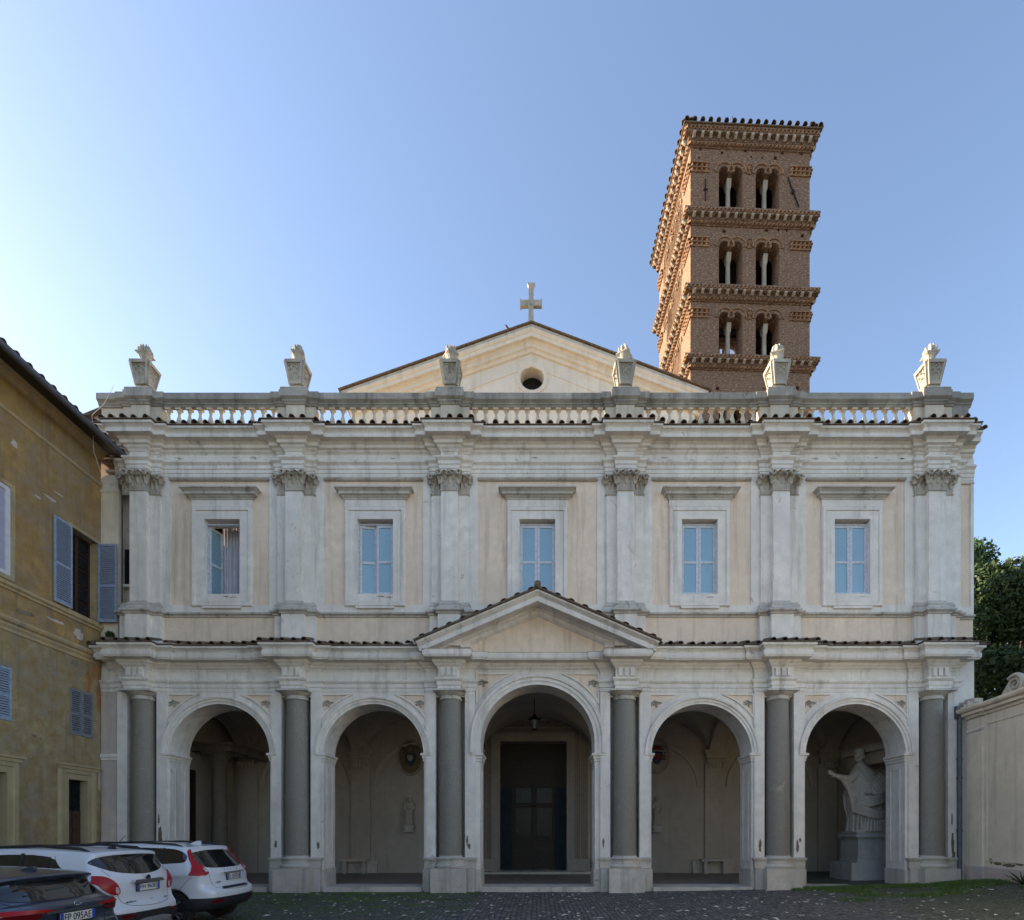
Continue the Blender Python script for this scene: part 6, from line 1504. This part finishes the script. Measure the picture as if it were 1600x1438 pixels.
# ---------------- large SUV estate (furthest car)
p_xc = [(0.36, 0.28), (0.08, 0.38), (0.02, 0.52), (0.0, 0.64), (0.03, 0.74), (0.15, 0.80), (0.16, 0.98), (0.20, 1.14), (0.28, 1.22), (0.58, 1.56), (0.55, 1.61), (0.70, 1.63), (1.5, 1.69), (2.2, 1.70), (2.75, 1.64), (3.45, 1.20), (3.6, 1.11), (4.3, 1.0), (4.55, 0.85), (4.63, 0.6), (4.6, 0.32), (4.2, 0.25)]
def make_car3():
    c = Car('parked_car', 'white estate car with tall upright red tail lights, nearest to the church', p_xc, 1.89, 1.12, 1.66, 0.23, 0.17, 0.6, PM['white'], (-6.34, -6.22, -0.03), R(181), n=110)
    c.bmat = PM['white']; c.wz = 0.38
    c.patch([(-0.66, 1.53), (0.66, 1.53), (0.74, 1.36), (0.70, 1.20), (0.5, 1.17), (0, 1.165), (-0.5, 1.17), (-0.70, 1.20), (-0.74, 1.36)], 'rear', 'rear_window', PM['glass'], smooth=1)
    c.patch([(0.62, 1.30), (0.60, 1.40), (0.72, 1.52), (1.0, 1.58), (2.2, 1.60), (2.7, 1.54), (3.25, 1.24), (3.2, 1.20), (1.5, 1.25), (0.75, 1.285)], 'side', 'side_window', PM['glass'], smooth=2)
    c.seam([(1.12, 1.27), (1.10, 1.58)], 'side', 0.05, 'window_pillar', PM['black'], 0.010)
    for s_ in (1, -1):
        c.patch([(s_ * 0.665, 1.56), (s_ * 0.73, 1.55), (s_ * 0.83, 1.36), (s_ * 0.86, 1.27), (s_ * 0.94, 1.12), (s_ * 0.965, 1.03), (s_ * 0.70, 1.045), (s_ * 0.69, 1.15), (s_ * 0.755, 1.28), (s_ * 0.75, 1.38)], 'rear', 'tail_light', PM['redlens'], e=0.022, smooth=1)
        c.patch([(s_ * 0.76, 1.17), (s_ * 0.71, 1.16), (s_ * 0.71, 1.10), (s_ * 0.78, 1.09)], 'rear', 'reversing_light', PM['clear'], e=0.03, smooth=1)
        c.patch([(s_ * 0.80, 0.55), (s_ * 0.50, 0.56), (s_ * 0.52, 0.50), (s_ * 0.78, 0.48)], 'rear', 'rear_reflector', PM['darkred'], e=0.02, smooth=1)
        c.seam([(s_ * 0.69, 1.04), (s_ * 0.68, 0.90), (s_ * 0.58, 0.74), (0, 0.72)], 'rear')
    c.patch([(-0.95, 0.59), (0.95, 0.59), (0.95, 0.27), (-0.95, 0.27)], 'rear', 'lower_bumper', PM['black'], e=0.012, smooth=0)
    c.patch([(0.0, 0.59), (0.58, 0.59), (0.70, 0.45), (0.78, 0.28), (0.0, 0.28)], 'side', 'side_cladding', PM['black'], e=0.012, smooth=0)
    c.patch([(-0.44, 0.785), (0.44, 0.785), (0.48, 0.745), (-0.48, 0.745)], 'rear', 'bumper_step', PM['black'], e=0.012, smooth=0)
    b = MB(); b.box(0.13, 0.19, -0.40, 0.40, 1.055, 1.08); b.build('tailgate_bar', PM['chrome'], c.root); c.plate(-0.02, 0.975, 'FL 559ZN')
    p, _ = c.proj(0, 1.12, 'rear')
    for k, ch in enumerate('VOLVO'): c.text(ch, p.x - 0.006 + 0.01 * abs(k - 2) ** 1.2 * 0.3, 0.24 - 0.12 * k, 1.12, 0.036, c.root, PM['ink'], 0.036)
    p, _ = c.proj(0.46, 0.88, 'rear'); c.text('XC60', p.x - 0.01, 0.50, 0.885, 0.03, c.root, PM['ink'], 0.14)
    for y in (0.66, -0.66):
        b = MB(); z_ = lambda x: c.proj(x, y, 'top')[0].z
        b.tube([(0.80, y, z_(0.80)), (0.95, y, z_(0.95) + 0.03), (1.6, y, z_(1.6) + 0.035), (2.5, y, z_(2.5) + 0.03), (2.7, y, z_(2.7))], [0.012, 0.02, 0.022, 0.02, 0.012], 8); b.build('roof_rail', PM['black'], c.root, smooth=True)
    z = c.proj(0.95, 0, 'top')[0].z; b = MB(); b.slab([(0.82, z - 0.01), (1.10, z - 0.01), (0.90, z + 0.065), (0.83, z + 0.07)], [], -0.02, 0.02, XZ); b.build('antenna_fin', PM['white'], c.root)
    c.seam([(1.42, 0.5), (1.38, 0.85), (1.18, 1.05), (1.14, 1.25)], 'side'); c.seam([(0.45, 1.02), (0.62, 0.86), (0.72, 0.70)], 'side')
    c.arches((0.86, 3.64), 0.415, 0)
    for x in (0.86, 3.64):
        for sd_ in (1, -1): c.wheel(x, sd_, 0.365, 5)
make_car3()
# ---------------- dark hatchback estate (nearest car)
p_dk = [(0.30, 0.24), (0.05, 0.32), (0.0, 0.50), (0.03, 0.70), (0.12, 0.78), (0.12, 0.88), (0.09, 0.98), (0.14, 1.03), (0.30, 1.09), (0.50, 1.28), (0.36, 1.335), (0.40, 1.37), (0.62, 1.40), (1.4, 1.46), (2.1, 1.46), (2.6, 1.41), (3.35, 1.05), (3.5, 0.97), (4.1, 0.84), (4.3, 0.7), (4.36, 0.5), (4.3, 0.26), (4.0, 0.2)]
def make_car1():
    c = Car('parked_car', 'dark blue car with roof spoiler and red light bar in the lower left corner', p_dk, 1.80, 0.97, 1.42, 0.24, 0.17, 0.6, PM['dark'], (-5.68, -11.05, -0.03), R(180), n=120)
    c.bmat = PM['dark']; c.wz = 0.34
    c.patch([(-0.60, 1.30), (0.60, 1.30), (0.72, 1.14), (0.62, 1.075), (0.3, 1.065), (-0.3, 1.065), (-0.62, 1.075), (-0.72, 1.14)], 'rear', 'rear_window', PM['glass'], smooth=2)
    c.patch([(0.60, 1.13), (0.75, 1.24), (1.2, 1.36), (2.0, 1.38), (2.6, 1.33), (3.1, 1.05), (1.5, 1.06)], 'side', 'side_window', PM['glass'], smooth=1)
    for s_ in (1, -1):
        c.patch([(s_ * 0.93, 0.99), (s_ * 0.45, 0.975), (s_ * 0.30, 0.955), (s_ * 0.45, 0.945), (s_ * 0.90, 0.95)], 'rear', 'light_bar', PM['redlens'], e=0.02, smooth=0)
        c.patch([(s_ * 0.92, 0.945), (s_ * 0.42, 0.94), (s_ * 0.50, 0.86), (s_ * 0.88, 0.84)], 'rear', 'tail_light', PM['darkred'], e=0.014, smooth=1)
        c.seam([(s_ * 0.74, 1.12), (s_ * 0.60, 1.0), (s_ * 0.55, 0.84), (s_ * 0.40, 0.70), (0, 0.69)], 'rear')
    c.patch([(-0.42, 0.95), (0.42, 0.95), (0.44, 0.93), (0.40, 0.922), (-0.40, 0.922), (-0.44, 0.93)], 'rear', 'chrome_strip', PM['chrome'], e=0.022, smooth=0)
    c.plate(0, 0.845, 'FP 095AE')
    # oval badge
    p, _ = c.proj(0, 1.0, 'rear'); pts = [(p.x - 0.012, 0.055 * math.cos(a), 1.005 + 0.028 * math.sin(a)) for a in [k * math.pi / 10 for k in range(21)]]
    b = MB(); b.tube(pts, 0.005, 6); b.tube([(p.x - 0.012, 0.022, 1.026), (p.x - 0.012, 0.014, 0.985)], 0.005, 5); b.tube([(p.x - 0.012, -0.014, 1.026), (p.x - 0.012, -0.022, 0.985)], 0.005, 5); b.tube([(p.x - 0.012, 0.018, 1.0), (p.x - 0.012, -0.018, 1.01)], 0.005, 5); b.build('badge', PM['chrome'], c.root)
    z = c.proj(0.75, 0, 'top')[0].z; b = MB(); b.slab([(0.62, z - 0.01), (0.86, z - 0.01), (0.70, z + 0.05), (0.64, z + 0.055)], [], -0.02, 0.02, XZ); b.build('antenna_fin', PM['dark'], c.root)
    b = MB(); p, _ = c.proj(0.2, 1.12, 'rear'); b.tube([(p.x - 0.02, 0.0, 1.08), (p.x - 0.0, 0.05, 1.10), (p.x + 0.04, 0.45, 1.14)], [0.014, 0.01, 0.006], 6); b.build('rear_wiper', PM['black'], c.root)
    c.arches((0.85, 3.45), 0.37, 0)
    for x in (0.85, 3.45):
        for sd_ in (1, -1): c.wheel(x, sd_, 0.32, 5)
make_car1()
# ================================================================ STATUES
def figure(parts, voxel, mat, smooth_it=3, name='figure', parent=None):
    """joins closed shapes and regrows one continuous skin over them"""
    me = parts.mesh(mat); o = link(name, me, parent)
    md = o.modifiers.new('r', 'REMESH'); md.mode = 'VOXEL'; md.voxel_size = voxel
    ms = o.modifiers.new('s', 'SMOOTH'); ms.factor = 0.5; ms.iterations = smooth_it
    dg = bpy.context.evaluated_depsgraph_get(); m2 = bpy.data.meshes.new_from_object(o.evaluated_get(dg)); o.modifiers.clear(); o.data = m2
    m2.polygons.foreach_set('use_smooth', [True] * len(m2.polygons)); m2.materials.clear(); m2.materials.append(mat); return o
def ell(mb, c, r, M_=None, n=16):
    prof = [(math.sin(math.pi * k / n), -math.cos(math.pi * k / n)) for k in range(n + 1)]; prof[0] = (0.02, -1); prof[-1] = (0.02, 1)
    T = Matrix.Translation(c) @ (M_ or Matrix.Identity(4)) @ Matrix.Diagonal((r[0], r[1], r[2], 1)); mb.lathe(prof, 20, M=T)
def loft(mb, secs, n=40, fold=0.0, freq=9, ph=0.0):
    vs = []
    for i, (x, y, z, rx, ry) in enumerate(secs):
        for k in range(n):
            a = 2 * math.pi * k / n; f = 1 + fold * (rx / 0.5) * (0.6 * math.sin(freq * a + ph + z * 1.3) + 0.4 * math.sin((freq * 1.7) * a - z * 2)) * min(1, max(0, (2.2 - z)))
            vs.append((x + rx * f * math.cos(a), y + ry * f * math.sin(a), z))
    fs = [(i * n + k, i * n + (k + 1) % n, (i + 1) * n + (k + 1) % n, (i + 1) * n + k) for i in range(len(secs) - 1) for k in range(n)]
    fs += [tuple(range(n - 1, -1, -1)), tuple((len(secs) - 1) * n + k for k in range(n))]; mb.add(vs, fs)
def head(mb, c, s, yaw, pitch=0.0):
    T = Matrix.Translation(c) @ Matrix.Rotation(yaw, 4, 'Z') @ Matrix.Rotation(pitch, 4, 'X')   # face looks to -y
    def E(p, r): 
        mb2 = MB(); ell(mb2, (0, 0, 0), r); mb.add([T @ (Vector(p) * s + Vector(v) * s) for v in mb2.v], mb2.f)
    E((0, 0.01, 0.02), (0.078, 0.098, 0.11)); E((0, -0.03, -0.055), (0.055, 0.06, 0.055)); E((0, -0.095, -0.012), (0.014, 0.024, 0.03)); E((0, -0.078, -0.055), (0.028, 0.014, 0.008)); E((0, -0.075, -0.07), (0.025, 0.015, 0.008))
    for sg in (-1, 1):
        E((sg * 0.034, -0.082, 0.038), (0.03, 0.018, 0.009)); E((sg * 0.032, -0.078, 0.018), (0.014, 0.012, 0.009)); E((sg * 0.08, 0.01, 0.0), (0.012, 0.022, 0.032)); E((sg * 0.045, -0.06, -0.02), (0.022, 0.022, 0.025))
def hand(mb, wrist, d, up, s, spread=1.0):
    d = Vector(d).normalized(); up = Vector(up); up = (up - d * up.dot(d)).normalized(); side = d.cross(up)
    W_ = Vector(wrist); palm = MB(); ell(palm, (0, 0, 0), (1, 1, 1))
    B = Matrix((d, side, up)).transposed(); c = W_ + d * 0.05 * s
    mb.add([c + B @ Vector((v[0] * 0.055 * s, v[1] * 0.042 * s, v[2] * 0.018 * s)) for v in palm.v], palm.f)
    for k, L in enumerate((0.062, 0.074, 0.078, 0.07)):
        o = (k - 1.5) * 0.021 * s; p0 = W_ + d * 0.085 * s + side * o; a = (k - 1.5) * 0.10 * spread
        dd = (d * math.cos(a) + side * math.sin(a)).normalized(); p1 = p0 + dd * L * s * 0.5; p2 = p1 + (dd - up * (0.22 + 0.1 * k)).normalized() * L * s * 0.45
        mb.tube([p0 - dd * 0.02 * s, p1, p2], [0.0115 * s, 0.0105 * s, 0.008 * s], 8)
    p0 = W_ + d * 0.03 * s - side * 0.03 * s; p1 = p0 + (d * 0.5 - side * 0.8).normalized() * 0.04 * s; p2 = p1 + (d * 0.9 - side * 0.25).normalized() * 0.034 * s
    mb.tube([p0, p1, p2], [0.014 * s, 0.012 * s, 0.009 * s], 8)

# colossal robed figure at the right end of the porch
SX, SY, SZ = 12.15, 2.75, 1.90
pope = thing('robed_statue', 'large pale marble statue of a robed man with outstretched arm, in the rightmost arch', 'statue', (SX, SY, SZ)); pope.scale = (1.1, 1.0, 1.0)
b = MB()
# under-robe and cope
loft(b, [(0.12, 0, 0.0, 0.62, 0.50), (0.12, 0, 0.25, 0.60, 0.48), (0.15, 0, 0.6, 0.60, 0.48), (0.12, 0, 1.0, 0.64, 0.50), (0.10, 0, 1.35, 0.66, 0.52), (0.10, 0, 1.7, 0.60, 0.48), (0.08, 0, 2.0, 0.52, 0.42), (0.03, 0, 2.25, 0.40, 0.34), (-0.02, -0.02, 2.42, 0.24, 0.22), (-0.06, -0.04, 2.52, 0.14, 0.14), (-0.08, -0.05, 2.62, 0.12, 0.12)], 56, 0.06, 11)
# the arm held out to the left with the sleeve hanging from it
A = [Vector((-0.20, -0.10, 2.18)), Vector((-0.52, -0.22, 1.93)), Vector((-0.90, -0.30, 2.02)), Vector((-1.02, -0.32, 2.07))]
b.tube(A, [0.21, 0.16, 0.10, 0.075], 14)
hand(b, A[3], (-1, -0.15, 0.55), (0.2, -0.9, 0.4), 2.1, 1.3)
# sleeve drape: a wedge of cloth under the forearm down to the knee
for k in range(9):
    u = k / 8; top = A[1].lerp(A[2], u * 0.85) + Vector((0, -0.02 * (k % 2), 0)); bot = Vector((-0.46 + 0.02 * k - 0.18 * (1 - u) * 0, -0.26 - 0.05 * (k % 2), 0.66 + 0.05 * (k % 3) + 0.08 * abs(u - 0.4)))
    bot = Vector((-0.40 - 0.10 * u, -0.27 - 0.05 * (k % 2), 0.70 + 0.85 * max(0, u - 0.35)))
    b.tube([top, top.lerp(bot, 0.5) + Vector((0.05, 0.0, 0)), bot], [0.06, 0.075, 0.06], 8)
# second arm folded across the body
B_ = [Vector((0.42, -0.12, 2.08)), Vector((0.60, -0.36, 1.55)), Vector((0.25, -0.56, 1.38)), Vector((0.10, -0.60, 1.40))]
b.tube(B_, [0.17, 0.16, 0.12, 0.08], 12); hand(b, B_[3], (-1, -0.15, 0.1), (0, -0.5, 0.8), 1.9, 0.6)
# deep drapery folds
rs = random.Random(4)
def surf(x, z, off=0.0):
    rx = 0.66; u = max(-0.98, min(0.98, (x - 0.1) / rx)); return -(0.545 * math.sqrt(1 - u * u)) + off
for k in range(9):      # folds sweeping from the far shoulder down to the near knee
    x0, z0_ = 0.42 - 0.07 * k, 2.18 - 0.07 * k; x1, z1_ = 0.66 - 0.15 * k, 1.15 - 0.07 * k
    P = []
    for q in range(7):
        t = q / 6; x = x0 + (x1 - x0) * t + 0.16 * math.sin(math.pi * t); z = z0_ + (z1_ - z0_) * t; P.append((x, surf(x, z, -0.0) * (0.72 + 0.33 * min(1, t * 2)), z))
    b.tube(P, [0.025, 0.055, 0.068, 0.072, 0.066, 0.05, 0.015], 8)
for k in range(8):      # swags across the knees
    P = []; zz = 1.32 - 0.085 * k
    for q in range(9):
        t = q / 8; x = -0.50 + 1.15 * t; z = zz + 0.30 * (t - 0.2) * (1 - 0.35 * k / 8) * (-1 if k > 3 else 0.5) - 0.13 * math.sin(math.pi * t); P.append((x, surf(x, z, -0.06), z))
    b.tube(P, [0.012, 0.04, 0.055, 0.06, 0.06, 0.055, 0.05, 0.035, 0.01], 8)
for k in range(13):     # hem folds
    x = -0.45 + 0.095 * k; zt_ = 0.62 + 0.12 * math.sin(k * 1.7); b.tube([(x + 0.03, surf(x, 0, -0.0), zt_), (x, surf(x, 0, -0.05), 0.32), (x - 0.02 + rs.uniform(-.03, .03), surf(x, 0, -0.07), 0.0)], [0.02, 0.042, 0.052], 8)
b.box(-0.46, 0.86, -0.58, 0.5, -0.06, 0.03)
b.tube([(-0.16, -0.12, 2.44), (-0.22, -0.28, 2.30), (-0.14, -0.38, 2.05), (0.02, -0.46, 1.7)], [0.03, 0.045, 0.045, 0.03], 8)
head(b, (-0.12, -0.08, 2.78), 1.95, R(-42), R(6))
ell(b, (-0.11, -0.06, 2.98), (0.165, 0.185, 0.17))
o = figure(b, 0.017, M['statue'], 1, 'figure', pope)
tz = -(SZ - 0.086)
b = MB(); b.box(-0.48, 0.98, -0.64, 0.6, -0.12, -0.06); b.box(-0.54, 1.0, -0.70, 0.62, -0.20, -0.12); b.box(-0.42, 0.95, -0.58, 0.56, -1.05, -0.20); b.box(-0.48, 1.0, -0.64, 0.6, -1.13, -1.05); b.box(-0.75, 1.1, -0.80, 0.7, tz, -1.13)
b.build('pedestal', M['pedestal'], pope)
for (x0, x1) in ((-0.34, 0.10), (0.26, 0.84)):
    b = MB(); b.sweep(rect(x0, x1, -0.97, -0.28), [(0, 0), (0, 0.02), (-0.04, 0.02), (-0.04, 0)], lambda a, c_, e: (a, -0.58 - e, c_), closed=True); b.build('pedestal_panel', M['pedestal'], pope)
# aedicule columns and pediment behind the statue against the end wall
b = MB(); b.box(12.6, 13.3, 3.6, 4.3, 4.2, 4.45); b.box(12.7, 13.3, 3.7, 4.2, 0.086, 4.2); b.box(12.4, 13.3, 1.4, 4.6, 4.9, 5.15); b.box(12.6, 13.3, 1.5, 4.5, 4.45, 4.9); b.build('niche_frame', M['inside'], church)
for k in range(4):
    b = MB(); b.box(9.2, 13.3, YW - 0.06 - 0.02 * k, YW, 4.2 + 0.55 * k, 4.28 + 0.55 * k); b.build('wall_moulding', M['inside'], church)

# two small saints on corbels
def saint(x, z, label, flip):
    t = thing('small_statue', label, 'statue', (x, YW - 0.22, z)); b = MB()
    loft(b, [(0, 0, 0.0, 0.17, 0.14), (0, 0, 0.3, 0.15, 0.12), (0, 0, 0.6, 0.16, 0.13), (0, 0, 0.85, 0.18, 0.13), (0, 0, 1.0, 0.17, 0.11), (0, 0, 1.06, 0.08, 0.07), (0, 0, 1.12, 0.05, 0.05)], 28, 0.0)
    for k in range(6): a = -0.13 + 0.052 * k; b.tube([(a, -0.11, 0.75), (a * 0.9, -0.13, 0.4), (a * 1.1, -0.14, 0.0)], [0.012, 0.02, 0.024], 6)
    b.tube([(flip * 0.15, -0.02, 0.97), (flip * 0.20, -0.09, 0.75), (flip * 0.06, -0.17, 0.80)], [0.055, 0.05, 0.032], 8); b.tube([(-flip * 0.15, -0.02, 0.97), (-flip * 0.21, -0.06, 0.74), (-flip * 0.12, -0.15, 0.62)], [0.055, 0.048, 0.03], 8)
    hand(b, (flip * 0.06, -0.17, 0.80), (-flip, -0.2, 0.3), (0, -0.8, 0.4), 0.9); hand(b, (-flip * 0.12, -0.15, 0.62), (flip * 0.6, -0.5, -0.3), (0, 0, 1), 0.9)
    head(b, (0, -0.01, 1.2), 1.0, R(flip * 15)); figure(b, 0.0095, M['inside'], 1, 'figure', t)
    b = MB(); b.box(-0.22, 0.22, -0.2, 0.22, -0.10, 0.0); b.box(-0.16, 0.16, -0.14, 0.22, -0.2, -0.10); b.box(-0.20, 0.20, -0.18, 0.22, -0.27, -0.2); b.build('corbel', M['travertine'], t)
saint(-5.64, 2.18, 'small standing stone saint on a bracket left of the church entrance', 1)
saint(5.25, 2.18, 'small standing stone saint on a bracket right of the church entrance', -1)
